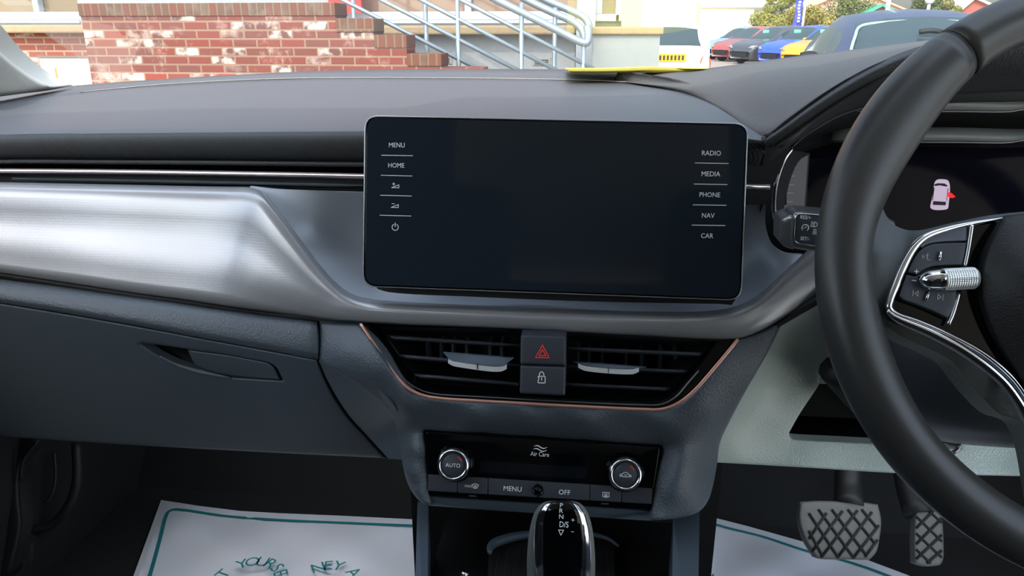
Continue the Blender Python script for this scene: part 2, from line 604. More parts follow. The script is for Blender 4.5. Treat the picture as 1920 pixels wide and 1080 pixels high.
TXT = {}
def text_outline(s, space=1.0):
    if s in TXT: return TXT[s]
    cu = bpy.data.curves.new('t', 'FONT')
    cu.body = s; cu.align_x = 'CENTER'; cu.align_y = 'CENTER'; cu.size = 1.0; cu.resolution_u = 3
    cu.space_character = space
    o = bpy.data.objects.new('t', cu)
    COL.objects.link(o)
    dg = bpy.context.evaluated_depsgraph_get()
    me = o.evaluated_get(dg).to_mesh()
    v = [tuple(q.co) for q in me.vertices]; f = [tuple(p.vertices) for p in me.polygons]
    o.evaluated_get(dg).to_mesh_clear()
    bpy.data.objects.remove(o); bpy.data.curves.remove(cu)
    ys = [q[1] for q in v]; xs = [q[0] for q in v]
    my = (min(ys) + max(ys)) / 2; mx = (min(xs) + max(xs)) / 2
    h = max(ys) - min(ys)
    v = [((q[0] - mx) / h, (q[1] - my) / h) for q in v]
    TXT[s] = (v, f)
    return TXT[s]
def text(name, s, c, right, up, height, m, parent=None, lift=0.0003, sx=1.0, label=None, sym=None):
    v, f = sym if sym else text_outline(s)
    right = Vector(right).normalized(); up = Vector(up); up = (up - right * up.dot(right)).normalized()
    n = right.cross(up).normalized()
    V = [Vector(c) + right * x * height * sx + up * y * height + n * lift for x, y in v]
    return mesh(name, V, f, m, parent, smooth=False, label=label)
def strokes(lines, w):
    """flat symbol from polylines -> verts2d, faces."""
    V = []; Fc = []
    for ln in lines:
        for a, b in zip(ln[:-1], ln[1:]):
            a = np.array(a, float); b = np.array(b, float)
            d = b - a; L = np.linalg.norm(d)
            if L < 1e-9: continue
            d /= L; nrm = np.array([-d[1], d[0]]) * w / 2
            e = d * w * .3
            k = len(V)
            V += [tuple(a - e - nrm), tuple(b + e - nrm), tuple(b + e + nrm), tuple(a - e + nrm)]
            Fc.append((k, k + 1, k + 2, k + 3))
    return V, Fc
def arc(cx, cy, r, a0, a1, n=12, ry=None):
    ry = ry or r
    return [(cx + r * math.cos(math.radians(a0 + (a1 - a0) * i / n)), cy + ry * math.sin(math.radians(a0 + (a1 - a0) * i / n))) for i in range(n + 1)]

# ================================================================== cabin shell (structure)
Z = CAM.z
def struct(name, lo, hi, m, bevel=0.0):
    o = box(name, (lo[0], lo[1], lo[2] + Z), (hi[0], hi[1], hi[2] + Z), m, bevel=bevel)
    return tag(o, kind='structure')
M_STEEL = mat('cabin_steel', (70, 74, 80), 0.5)
struct('floor', (-.74, -2.1, -.76), (.74, 1.02, -.70), M_CARPET)
def quadslab(name, pts, th, m, kind='structure'):
    a, b, c = [Vector(p) for p in pts[:3]]
    n = (b - a).cross(c - a).normalized() * th
    o = prism(name, [Vector(p) + Vector((0, 0, Z)) for p in pts], n, m)
    return tag(o, kind=kind)
quadslab('wall_front', [(-.74, 1.0, -.70), (.74, 1.0, -.70), (.74, 1.24, -.40), (-.74, 1.24, -.40)], -.02, M_CARPET)
quadslab('wall_front', [(-.78, 1.24, -.41), (.78, 1.24, -.41), (.78, 1.24, -.11), (-.78, 1.24, -.11)], -.02, M_BLACK)
# roof with header, sides and pillars
struct('ceiling', (-.76, -1.6, .31), (.80, .35, .35), M_CREAM)
quadslab('ceiling', [(-.76, -1.6, .33), (.80, -1.6, .33), (.80, -2.1, .17), (-.76, -2.1, .17)], .02, M_CREAM)
for x in (-.76, .76):
    struct('trim_1', (x, -2.1, -.10), (x + .04, -1.05, .34), M_BLACK)
# front seats, either side of the camera
for x in (-.40, .40):
    struct('wall_seat', (x - .25, -.34, -.50), (x + .25, -.20, .10), M_CARPET, bevel=.04)
    struct('wall_seat', (x - .13, -.33, .10), (x + .13, -.24, .27), M_CARPET, bevel=.03)
    struct('floor_seat', (x - .25, -.30, -.66), (x + .25, .22, -.42), M_CARPET, bevel=.04)
struct('wall_rear', (-.72, -2.14, -.70), (.72, -2.06, .03), M_CARPET)
struct('wall_rear', (-.72, -1.3, -.60), (.72, -1.15, .04), M_CARPET, bevel=.05)
for x in (-.74, .40):
    struct('wall_rear', (x, -2.14, .0), (x + .36, -2.08, .2), M_BLACK)
struct('wall_left', (-.76, -2.1, -.70), (-.72, .50, -.03), M_CARPET)
struct('wall_left', (-.76, .50, -.70), (-.72, 1.20, -.12), M_CARPET)
struct('wall_right', (.76, -2.1, -.70), (.80, -.62, -.06), M_HARD)
struct('wall_right', (.76, .66, -.70), (.80, 1.20, -.10), M_HARD)
for x in (-.72, .70):
    struct('trim_1', (x, -.72, -.70), (x + .03, -.58, .33), M_CREAM)
# windscreen and its pillars
ws = [(-.80, 1.20, -.06), (.80, 1.20, -.06), (.62, .24, .33), (-.62, .24, .33)]
vv = [Vector(p) + Vector((0, 0, Z)) for p in ws]
win = mesh('window_1', vv, [(0, 1, 2, 3)], M_GLASS, smooth=False)
tag(win, kind='structure')
pil = patch('pillar_left', outline([[(-260, -60), (-70, 25), (0, 97), (32, 124), (66, 147), (101, 164)], [(101, 164), (50, 174), (0, 180), (-260, 215)], [(-260, 215), (-260, -60)]]),
            [(-260, -60, .70), (-260, 200, .80), (0, 97, .93), (0, 180, .95), (101, 164, 1.0), (50, 140, .97)], M_CREAM, rnd=(8, .01), thick=.04)
tag(pil, kind='structure')
for s in (-1, 1):
    a_, b_ = Vector((s * .95, 1.12, Z - .0)), Vector((s * .72, .22, Z + .33))
    tag(prism('pillar_left' if s < 0 else 'pillar_right', [a_, b_, b_ - Vector((0, .02, .09)), a_ - Vector((0, .12, .06))], (s * .07, 0, 0), M_CREAM), kind='structure')
struct('trim_1', (-.76, -1.6, .23), (-.70, .20, .33), M_CREAM)
struct('pillar_right', (.79, .2, -.1), (.84, 1.15, -.06), M_CREAM)

# left-hand footwell: side trim panel and the sill moulding
fs = empty('footwell_side_trim', P(90, 950, .86), 'black moulded side trim panel low in the passenger footwell', 'trim panel')
pan = patch('panel', outline([[(-40, 790), (30, 800), (72, 826), (58, 850), (40, 880), (38, 930), (42, 985), (20, 1085)], [(20, 1085), (-60, 1085)], [(-60, 1085), (-40, 790)]]), lambda x, y: .80 - (y - 800) * .0003, mat('trim_black', (26, 28, 29), .6), fs, rnd=(10, .01), thick=.02)
tube('piping', [P(72, 824, .785), P(44, 862, .775), P(38, 900, .768)], .0022, MATS['trim_black'], fs)
tube('edge_seal', [P(101, 848, .80), P(104, 890, .79), P(98, 925, .78), P(85, 942, .775)], .002, MATS['trim_black'], fs)
tube('carpet_edge', [P(143, 830, .83), P(144, 900, .81), P(130, 945, .80), P(95, 985, .79), P(55, 998, .78), P(56, 1040, .77), P(50, 1090, .76)], .006, MATS['trim_black'], fs)

# unseen fill lights added under the dash to brighten the footwells
for x, e_ in ((-.36, .35), (.36, .30)):
    la = bpy.data.lights.new('footwell_fill', 'AREA'); la.shape = 'RECTANGLE'; la.size = .30; la.size_y = .12
    la.energy = e_; la.color = (.86, .93, 1.0)
    lo = bpy.data.objects.new('footwell_fill', la); lo.location = (x, .78, Z - .40); COL.objects.link(lo)

# ================================================================== dashboard
DB = empty('dashboard', (0, .70, Z - .25), 'dark grey dashboard moulding with silver trim band below the windscreen', 'dashboard')
# rear part of the top, up to the windscreen
loft('cowl_top', [
    [(-420, 205, 1.02), (-120, 186, 1.04), (0, 176, 1.06), (100, 164, 1.09), (200, 155.5, 1.11), (400, 142.5, 1.13), (600, 133, 1.14), (800, 129.5, 1.14), (1060, 130, 1.14), (1330, 134, 1.12), (1700, 138, 1.08), (2300, 142, 1.0)],
    [(-420, 235, .86), (-120, 212, .90), (0, 199, .92), (100, 184, .94), (200, 171, .96), (400, 155, .99), (600, 148, 1.0), (800, 147.5, 1.0), (1060, 151, .98), (1330, 170, .92), (1700, 190, .85), (2300, 200, .8)],
    ], M_TOP, DB, thick=.012, nv=3)
tube('seam_stitching', [P(x, y, Y) for x, y, Y in ((150, 172.5, .955), (300, 158.5, .98), (450, 150, .996), (600, 146, .999), (800, 146, .999), (1000, 148, .99), (1120, 151, .968), (1180, 154, .948))], .0007, mat('stitch_thread', (150, 146, 138), .8, bump=('noise', 400, .9)), DB, seg=6)
# smooth insert over the passenger side and the screen, rolling over into the dark face
ins = loft('top_insert', [
    [(-420, 230, .86), (-120, 206, .90), (0, 194, .92), (100, 180, .945), (200, 168, .965), (400, 153.5, .995), (600, 146.5, 1.0), (800, 146.5, 1.0), (1060, 149.5, .985), (1180, 155, .95), (1280, 173, .84), (1360, 208, .71), (1442, 258, .625)],
    [(-420, 245, .78), (-120, 222, .80), (0, 212, .82), (100, 203, .83), (200, 196, .84), (400, 187, .85), (600, 182, .86), (800, 182, .86), (1060, 184, .85), (1180, 186, .83), (1280, 196, .77), (1360, 222, .68), (1441, 259, .622)],
    [(-420, 260, .69), (-120, 242, .70), (0, 233, .71), (100, 228, .715), (200, 224, .72), (400, 219, .725), (600, 216, .73), (800, 216, .73), (1060, 217, .73), (1180, 218, .72), (1280, 222, .69), (1360, 238, .65), (1440, 260, .619)],
    [(-420, 268, .655), (-120, 252, .658), (0, 245, .66), (100, 243, .66), (200, 241, .662), (400, 239.5, .665), (600, 238, .667), (800, 238, .667), (1060, 239, .665), (1180, 240, .66), (1280, 241, .65), (1360, 248, .632), (1439, 262, .616)],
    [(-420, 275, .646), (-120, 260, .646), (0, 254, .647), (100, 252, .648), (200, 250, .649), (400, 249, .65), (600, 247, .651), (800, 246, .651), (1060, 247, .65), (1180, 248, .648), (1280, 250, .636), (1360, 256, .622), (1438, 265, .612)],
    ], M_TOP, DB, thick=.010, nv=5)
# dark face under the lip
loft('front_face', [
    [(-420, 273, .647), (0, 252.5, .648), (200, 249.5, .65), (400, 248, .651), (680, 246.5, .651), (1040, 246, .65), (1280, 249.5, .637), (1438, 264, .614)],
    [(-420, 282, .643), (0, 262, .643), (200, 258, .645), (400, 257, .646), (680, 256, .646), (1040, 256, .645), (1280, 258, .632), (1436, 272, .612)],
    [(-420, 318, .652), (0, 297, .652), (200, 297, .653), (400, 298, .654), (680, 301, .654), (1040, 304, .654), (1280, 305, .642), (1425, 308, .625)],
    [(-420, 324, .664), (0, 301, .664), (200, 301, .664), (400, 302, .664), (680, 305, .664), (1040, 306, .664), (1280, 307, .65), (1424, 310, .63)],
    ], M_FACE, DB, thick=.006, nv=4)
tube('face_lip', [P(x, y, .652) for x, y in ((-420, 322), (0, 303.5), (200, 304), (400, 305.5), (680, 308.5), (1040, 310))], .0022, M_FACE, DB)
# dark slot with the chrome strip and a thin slat
loft('slot_recess', [[(-420, 316, .70), (0, 300, .70), (680, 303, .70), (1415, 306, .68)], [(-420, 352, .68), (0, 350, .68), (680, 362, .68), (1415, 372, .67)]], M_BLACK, DB, nv=2)
loft('chrome_strip', [
    [(-420, 316, .644), (0, 315.5, .644), (200, 317, .644), (400, 320, .644), (680, 325.5, .644), (1040, 336, .64), (1444, 345.5, .612)],
    [(-420, 318, .638), (0, 317.5, .638), (200, 319, .638), (400, 322, .638), (680, 327.5, .638), (1040, 338, .634), (1444, 347.5, .607)],
    [(-420, 324, .638), (0, 324, .638), (200, 325.2, .638), (400, 328, .638), (680, 334, .638), (1040, 345, .634), (1444, 354, .607)],
    [(-420, 326, .644), (0, 326, .644), (200, 327.2, .644), (400, 330, .644), (680, 336, .644), (1040, 347, .64), (1444, 356, .612)],
    ], M_ROSE, DB, nv=2, thick=.002, label='bright rose chrome strip')
loft('vent_slat', [[(22, 333, .66), (200, 335.5, .66), (400, 339.5, .66), (680, 345.5, .66)], [(22, 336, .655), (200, 338.5, .655), (400, 342.5, .655), (680, 348.5, .655)], [(22, 337, .662), (200, 339.5, .662), (400, 343.5, .662), (680, 349.5, .662)]], M_HARD, DB, nv=2, thick=.002)
loft('slot_sill', [[(-420, 339, .665), (0, 341, .665), (400, 346.5, .665), (680, 353, .665), (1040, 362, .66), (1444, 366, .64)], [(-420, 346, .64), (0, 347, .64), (400, 351, .664), (680, 357, .664), (1040, 366, .664), (1444, 370, .64)]], M_BLACK, DB, nv=2)

# satin grey bowl behind the screen
BT = [(455, 349), (500, 354), (600, 356), (680, 357), (1040, 362), (1400, 350), (1448, 351), (1560, 352)]
TE = [(-120, 340), (0, 343), (200, 347), (330, 350), (430, 351.5), (470, 353.5), (492, 362), (515, 388), (550, 434), (600, 500), (625, 528), (652, 549), (685, 560), (760, 567), (900, 574), (1100, 582), (1250, 585.5), (1330, 584), (1380, 575), (1420, 555), (1460, 520), (1505, 478), (1560, 428), (1640, 350)]
bowl = outline([[(468, 350), (520, 355.5), (600, 358.5), (680, 361), (1040, 370)], [(1040, 370), (1400, 378), (1436, 381)], [(1436, 381), (1436, 424), (1447, 456), (1470, 474), (1506, 478)], [(1506, 478), (1505, 490), (1460, 532), (1420, 566), (1380, 586), (1320, 595), (1100, 592), (900, 584), (760, 577), (680, 570), (640, 556), (600, 515), (550, 449), (510, 396), (480, 362), (468, 350)]])
patch('screen_surround', bowl, [(468, 350, .632), (560, 356, .637), (680, 357, .655), (560, 440, .628), (620, 500, .63), (660, 400, .655), (690, 500, .65), (700, 540, .632), (690, 569, .598), (900, 583, .592), (1100, 591, .592), (900, 560, .62), (1100, 565, .62), (1380, 585, .598), (1385, 540, .64),
      (1400, 450, .655), (1400, 360, .66), (1450, 360, .65), (1460, 450, .635), (1500, 490, .622), (1480, 510, .615), (1440, 540, .608), (1600, 400, .64), (1560, 438, .635), (900, 400, .67), (1100, 400, .67)], M_SATIN, DB, step=9, thick=.004)

# silver weave trim band
def band(t_, name, cols, fr, m, dz=0.0):
    pass
TR = [(-120, 338, .632), (0, 341, .634), (200, 345, .634), (330, 348, .634), (430, 350, .632), (470, 351.5, .628), (494, 361, .623), (517, 387, .618), (552, 433, .612), (602, 499, .604), (627, 527, .600), (654, 548, .597), (686, 559, .595), (760, 566, .592), (900, 573, .59), (1100, 581, .59), (1250, 584.5, .591), (1330, 583, .593), (1380, 574, .596), (1420, 554, .60), (1460, 519, .606), (1505, 477, .614), (1560, 427, .622), (1640, 350, .63)]
BR = [(-120, 494), (0, 512), (140, 533), (250, 550), (340, 562), (400, 571), (425, 575), (450, 578.5), (490, 584), (550, 592), (590, 597), (620, 600.5), (680, 605), (760, 609.5), (900, 615), (1100, 625), (1250, 633), (1330, 637.5), (1385, 637), (1425, 622), (1465, 600), (1510, 574), (1565, 543), (1645, 500)]
def trimrow(t, dY):
    out = []
    for a, b in zip(TR, BR):
        out.append((a[0] * (1 - t) + b[0] * t, a[1] * (1 - t) + b[1] * t, a[2] - dY))
    return out
def trow(px_off, t, dYl, dYc):
    """row a fixed px from the top edge or at fraction t; bulge differs for the wide wing and the narrow centre."""
    out = []
    for i, (a, b) in enumerate(zip(TR, BR)):
        L = math.hypot(b[0] - a[0], b[1] - a[1])
        f = px_off / L if t is None else t
        w = min(1.0, max(0.0, (620 - a[0]) / 160.0))      # 1 on the passenger wing, 0 from the screen on
        out.append((a[0] * (1 - f) + b[0] * f, a[1] * (1 - f) + b[1] * f, a[2] - (dYl * w + dYc * (1 - w))))
    return out
loft('silver_trim', [trow(0, 0, -.004, -.004), trow(3, None, .003, .003), trow(8, None, .009, .010), trow(14, None, .0125, .0135),
                     trow(0, .42, .021, .0150), trow(0, .65, .029, .0155), trow(0, .85, .0345, .0145), trow(0, .96, .0365, .011), trow(0, 1.0, .032, .002)], M_SILVER, DB, nu=5, nv=3, thick=.003)
loft('trim_gap', [[(a[0], a[1] - 4, .605 if a[0] < 500 else .597) for a in BR], [(a[0], a[1] + 11, .603 if a[0] < 500 else .597) for a in BR]], M_BLACK, DB, nv=2, thick=.01)

# textured shelf below the trim, passenger side
crease = [(-160, 545), (0, 568), (100, 584), (200, 601), (300, 619), (400, 638), (500, 656), (597, 674)]
loft('lower_ledge', [
    [(-160, 497, .612), (0, 518, .610), (100, 532, .608), (200, 548, .606), (300, 562, .604), (400, 577, .602), (500, 590, .60), (595, 602, .597)],
    [(-160, 503, .606), (0, 524, .603), (100, 538, .601), (200, 553, .599), (300, 567, .597), (400, 581, .595), (500, 594, .593), (594, 605, .590)],
    [(-160, 535, .592), (0, 558, .590), (100, 573, .588), (200, 590, .586), (300, 608, .584), (400, 626, .582), (500, 643, .580), (594.5, 660, .577)],
    [(-160, 545, .594), (0, 568, .592), (100, 584, .590), (200, 601, .588), (300, 619, .586), (400, 638, .584), (500, 656, .582), (595, 674, .579)],
    ], M_LEATHER, DB, nv=5, thick=.006)
GB = empty('glove_box', P(300, 720, .60), None, None)
GB.parent = DB; GB.location = P(300, 720, .60) - DB.location
handle_hole = outline([[(262, 643), (300, 647), (350, 654), (430, 665), (505, 679)], [(505, 679), (518, 688), (531, 714)], [(531, 714), (480, 711), (430, 707), (380, 697), (330, 682), (295, 665), (262, 643)]])
gb_depth = [(-160, 545, .594), (0, 568, .592), (200, 601, .588), (400, 638, .584), (594, 674, .579), (-160, 800, .66), (160, 828, .655), (460, 845, .65), (738, 861, .645), (300, 740, .622), (0, 720, .632), (620, 770, .612), (660, 790, .62)]
gdf = tps(gb_depth)
patch('lid', outline([[(-160, 546), (0, 569), (200, 602), (400, 639), (594, 675)], [(594, 675), (604, 700), (622, 735), (650, 778), (684, 816), (724, 859)], [(724, 859), (460, 846), (160, 829), (-160, 806)]]),
      gdf, M_HARD, GB, holes=[handle_hole], step=16, thick=.01, rnd=(5, .003))
patch('handle_recess', outline([[(255, 636), (510, 672)], [(510, 672), (540, 722)], [(540, 722), (380, 704), (255, 645)], [(255, 645), (255, 636)]]), lambda x, y: gdf(x, y) + .022 - max(0, (y - 660)) * .0003, M_BLACK, GB, step=12)
patch('handle', outline([[(352, 656), (430, 666.5), (502, 680)], [(502, 680), (512, 688), (525, 712)], [(525, 712), (430, 704), (395, 697), (365, 684)], [(365, 684), (352, 656)]]), lambda x, y: gdf(x, y) + .001, M_HARD, GB, step=12, thick=.012, rnd=(4, .003))
tube('recess_lip', [P(300, 668, gdf(300, 668)), P(330, 683, gdf(330, 683)), P(380, 698, gdf(380, 698) - .001), P(430, 708, gdf(430, 708) - .0005)], [.0008, .0015, .0022, .0008], M_HARD, GB)
# fixed panel right of the glove box, running down to the console
side_d = tps([(597, 675, .579), (640, 688, .572), (700, 725, .566), (752, 775, .562), (735, 861, .60), (640, 760, .600), (684, 810, .618), (745, 820, .600), (752, 790, .585)])
patch('stack_side_panel', outline([[(598, 675), (640, 684), (700, 722), (738, 760), (752, 790)], [(752, 790), (750, 825), (756, 862)], [(756, 862), (728, 860)], [(728, 860), (688, 816), (654, 778), (626, 735), (608, 700), (598, 675)]]), side_d, M_HARD, DB, step=12, thick=.006)

# grained surround of the centre vents
KP = [(676, 607), (700, 643), (722, 676), (745, 708), (765, 728), (790, 740.5), (820, 746.5), (900, 752), (1000, 757.5), (1100, 763), (1200, 767.5), (1240, 767.5), (1270, 757), (1300, 734), (1340, 689), (1384, 636)]
sur = outline([[(598, 603), (640, 606), (676, 608)], [(676, 608), (700, 644), (722, 677), (745, 709), (765, 729), (790, 741.5), (820, 747.5), (900, 753), (1000, 758.5), (1100, 764), (1200, 768.5), (1240, 768.5), (1270, 758), (1300, 735), (1340, 690), (1384, 636)],
               [(1384, 636), (1425, 622), (1470, 598)], [(1470, 598), (1440, 660), (1400, 730), (1368, 790), (1350, 830), (1345, 866)], [(1345, 866), (1338, 905), (1328, 938), (1312, 958), (1280, 970), (1219, 977)],
               [(1219, 977), (808, 949)], [(808, 949), (793, 944), (775, 926), (762, 900), (753, 860), (748, 825), (741, 792), (718, 762), (690, 738), (645, 706), (598, 680)], [(598, 680), (598, 603)]])
clim_hole = rrect([(796, 807), (1240.5, 836), (1219.5, 977.5), (806.5, 949.5)], 6)
clim_hole = [p for p in outline([[(796, 807), (1240.5, 836)], [(1240.5, 836), (1219.0, 974)], [(1219.0, 974), (808, 946)], [(808, 946), (796, 807)]])]
sur_ctl = [(598, 603, .592), (676, 607, .582), (598, 675, .578), (650, 660, .568), (700, 643, .567), (745, 708, .556), (700, 700, .558), (790, 741, .5585), (820, 747, .558), (900, 753, .558), (1000, 758, .558), (1100, 764, .558), (1200, 768, .558), (1240, 768, .558), (1270, 757, .559), (1340, 690, .569), (1384, 636, .583), (1470, 598, .60),
      (700, 745, .571), (760, 765, .555), (900, 778, .552), (1000, 784, .552), (1100, 789, .552), (1240, 795, .553), (796, 806, .570), (900, 812, .572), (1000, 818, .572), (1100, 826, .572), (1240, 835, .570),
      (744, 800, .582), (775, 840, .560), (768, 890, .556), (797, 870, .557), (803, 925, .546), (780, 920, .550), (808, 948, .540), (755, 860, .572), (770, 915, .562),
      (1235, 880, .560), (1226, 940, .546), (1275, 870, .553), (1270, 930, .544), (1310, 880, .566), (1345, 866, .605), (1335, 912, .588), (1318, 950, .568), (1280, 968, .552), (1221, 975, .536),
      (1290, 820, .562), (1330, 780, .566), (1360, 800, .592), (1400, 700, .580), (1430, 660, .588)]
sur_f = tps(sur_ctl)
patch('centre_stack', sur, sur_f, M_LEATHER, DB, holes=[clim_hole], step=10, thick=.03, rnd=(7, .004))
# driver side lower panel with open tray
pocket = outline([[(1546, 704), (1530, 730), (1500, 775), (1479, 812)], [(1479, 812), (1483, 821), (1500, 824)], [(1500, 824), (1600, 829), (1700, 835), (1800, 842)], [(1800, 842), (1800, 700)], [(1800, 700), (1546, 704)]])
low = outline([[(1460, 603), (1510, 575), (1565, 545), (1660, 525), (1800, 520), (2300, 520)], [(2300, 520), (2300, 905)], [(2300, 905), (1920, 893), (1700, 888), (1500, 876), (1343, 867)], [(1343, 867), (1330, 860), (1345, 800), (1384, 730), (1420, 660), (1460, 603)]])
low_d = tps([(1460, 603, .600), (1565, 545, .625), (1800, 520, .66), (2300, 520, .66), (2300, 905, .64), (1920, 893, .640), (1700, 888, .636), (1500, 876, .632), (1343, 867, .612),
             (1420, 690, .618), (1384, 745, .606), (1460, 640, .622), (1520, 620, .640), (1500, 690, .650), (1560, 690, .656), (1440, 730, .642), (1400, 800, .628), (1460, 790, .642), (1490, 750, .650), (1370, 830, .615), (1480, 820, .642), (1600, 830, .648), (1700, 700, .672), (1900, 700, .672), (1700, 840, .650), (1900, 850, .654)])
patch('driver_lower_panel', low, low_d, M_LOWER_LIT, DB, holes=[pocket], step=14, thick=.01, rnd=(4, .002))
# tray behind the opening
a = P(1440, 690, .66); b = P(1830, 690, .66); c = P(1500, 833, .66)
box('storage_tray', (a.x, .80, c.z - .01), (b.x, .81, a.z + .03), M_BLACK, DB)
box('tray_floor', (a.x, .652, c.z - .004), (b.x, .80, c.z + .001), M_BLACK, DB)
box('tray_roof', (a.x, .664, a.z + .02), (b.x, .80, a.z + .026), M_BLACK, DB)
lb = P(1543, 714, .648)
box('white_connector', (lb.x - .003, .648, lb.z - .003), (lb.x + .004, .656, lb.z + .003), M_PAPER, DB)
tube('lower_step', [P(1840, 877, .648), P(1920, 880, .648), P(2200, 886, .648)], .0012, M_BLACK, DB)
# inner body that closes the dashboard off from the engine bay
prism('dash_core', [Vector((-.74, .70, Z - .12)), Vector((-.74, .70, Z - .36)), Vector((-.74, 1.1, Z - .38)), Vector((-.74, 1.15, Z - .09))], (1.5, 0, 0), M_BLACK, DB)

# cowl over the instruments
LIT = [(1441, 257, .612), (1470, 236, .609), (1513, 203, .606), (1580, 157, .602), (1647, 120, .60), (1713, 92, .60), (1800, 70, .60), (1950, 58, .60), (2300, 56, .60)]
CRE = [(1100, 152, 1.02), (1230, 135, .96), (1330, 127.5, .93), (1400, 118, .89), (1500, 104.5, .86), (1600, 92.5, .84), (1700, 80, .82), (1850, 64, .80), (2300, 54, .78)]
MID = [(1150, 153, .97), (1262, 160, .86), (1350, 160, .79), (1420, 150, .74), (1520, 132, .71), (1610, 112, .70), (1705, 90, .69), (1830, 71, .69), (2300, 57, .68)]
NEAR = [(1182, 154.5, .95), (1290, 177, .83), (1365, 210, .70), (1420, 242, .64), (1441, 257, .618)]
nr = [NEAR[0], NEAR[1], NEAR[2], NEAR[4], (1513, 203, .612), (1600, 145, .608), (1713, 91, .606), (1840, 66, .605), (2300, 56, .605)]
loft('instrument_cowl', [CRE, MID, nr], M_LEATHER_TOP, DB, thick=.012, nu=6, nv=5)
FACEIN = [(1428, 312, .640), (1440, 306, .642), (1482, 274, .645), (1530, 240, .645), (1580, 214, .645), (1640, 196, .645), (1713, 184, .645), (1900, 172, .645), (2300, 170, .645)]
mid1 = [(1437, 262, .607), (1468, 240, .603), (1512, 209, .599), (1580, 165, .595), (1647, 128, .592), (1713, 101, .592), (1800, 80, .592), (1950, 68, .592), (2300, 66, .592)]
mid2 = [(1432, 285, .615), (1456, 272, .611), (1500, 240, .607), (1558, 200, .604), (1615, 170, .604), (1680, 148, .604), (1760, 135, .604), (1930, 125, .604), (2300, 122, .604)]
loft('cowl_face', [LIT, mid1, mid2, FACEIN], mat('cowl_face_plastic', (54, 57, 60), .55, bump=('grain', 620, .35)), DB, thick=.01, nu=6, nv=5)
patch('cluster_side_trim', outline([[(1438, 262), (1400, 290), (1396, 340)], [(1396, 340), (1396, 384)], [(1396, 384), (1448, 384)], [(1448, 384), (1452, 350), (1482, 276)], [(1482, 276), (1470, 262), (1438, 262)]]), lambda x, y: .640 - (1450 - x) * .0000, M_BLACK, DB, step=12)
patch('cluster_shroud', outline([[(1425, 300), (1484, 275)], [(1484, 275), (1471, 296), (1459.5, 322), (1452, 352), (1449.5, 385), (1453, 413), (1464, 437), (1480, 458)], [(1480, 458), (1560, 480)], [(1560, 480), (1560, 510)], [(1560, 510), (1425, 500)], [(1425, 500), (1425, 300)]]), .6505, M_BLACK, DB, step=20, thick=.02)
patch('side_gap', outline([[(1390, 330), (1475, 330)], [(1475, 330), (1475, 384)], [(1475, 384), (1390, 384)], [(1390, 384), (1390, 330)]]), .662, M_BLACK, DB, step=40)
hood_in = loft('hood_lining', [[(1482, 274, .646), (1530, 240, .646), (1580, 214, .646), (1640, 196, .646), (1713, 184, .646), (1900, 172, .646), (2300, 170, .646)],
                     [(1470, 300, .70), (1540, 275, .70), (1600, 262, .70), (1680, 255, .70), (1760, 250, .70), (1920, 255, .70), (2300, 260, .70)]], M_BLACK, DB, nv=3)
tube('hood_edge_line', [P(x, y, .644) for x, y in ((1484, 277), (1507, 256), (1530, 241), (1555, 226), (1583, 213), (1620, 202), (1680, 190))], .0008, M_DCHROME, DB)

# ================================================================== touchscreen
def plane3(a, b, c):
    o = Vector(a); n = (Vector(b) - o).cross(Vector(c) - o).normalized()
    if n.dot(CAM - o) < 0: n = -n
    return o, n
so, sn = plane3(P(684, 216, .602), P(1402, 232, .602), P(1035, 552, .572))
def putS(x, y, h=0.0):
    return PL(x, y, so + sn * (-h), sn)          # h > 0 lies behind the front plane
S_R = (putS(1200, 400) - putS(900, 394)).normalized()
S_U = sn.cross(S_R).normalized()
if S_U.z < 0: S_U = -S_U
ts = empty('touchscreen', putS(1040, 390, .02), 'wide black touchscreen standing up from the middle of the dashboard', 'screen')
def scr(o_, r):
    return rrect([(684 + o_, 216.5 + o_), (1403 - o_, 231.5 + o_), (1390 - o_, 563.5 - o_), (680 + o_, 537.5 - o_)], r)
patch('housing', scr(0, 26), 0.0025, M_GLOSS, ts, step=40, thick=.016, put=putS, rnd=(3, .002), back=tuple(-sn))
patch('screen_shade', outline([[(700, 530), (1385, 552)], [(1385, 552), (1372, 572)], [(1350, 570), (1100, 565), (900, 557), (730, 548), (708, 542)], [(708, 542), (700, 530)]]), .0165, M_BLACK, ts, step=30, thick=.02, put=putS, back=tuple(-sn))  # black strip put in for the shade below the screen
fr_pts = [putS(x, y, .0015) for x, y in scr(.8, 26)]
tube('rim', fr_pts, .0005, mat('rim_steel', (196, 200, 202), .25, metal=.7), ts, closed=True, n=1, seg=6)
patch('glass', scr(4.5, 22), -.0003, M_SCREEN, ts, step=40, thick=.002, put=putS, back=tuple(-sn))
PXM = (putS(1000, 400) - putS(1001, 400)).length
def stext(name, s, x, y, hpx, parent, m=M_LABEL, sym=None, sx=1.0, put=putS, R=S_R, U=S_U, h=-.0006, pm=None):
    return text(name, s, put(x, y, h), R, U, hpx * (pm or PXM), m, parent, lift=0.0, sx=sx, sym=sym)
def line(name, x0, y0, x1, y1, w, parent, m=M_LABEL, put=putS, h=-.0006):
    a = put(x0, y0, h); b = put(x1, y1, h); d = (b - a).normalized(); u = d.cross((CAM - a).normalized()).normalized() * w / 2
    return mesh(name, [a - u, b - u, b + u, a + u], [(0, 1, 2, 3)], m, parent, smooth=False)
for s, x, y in (('MENU', 744, 272), ('HOME', 743, 310), ('RADIO', 1334, 287), ('MEDIA', 1333, 326), ('PHONE', 1331, 365), ('NAV', 1328, 404), ('CAR', 1326, 442)):
    stext('touch_label', s, x, y, 8.6, ts, sx=.92)
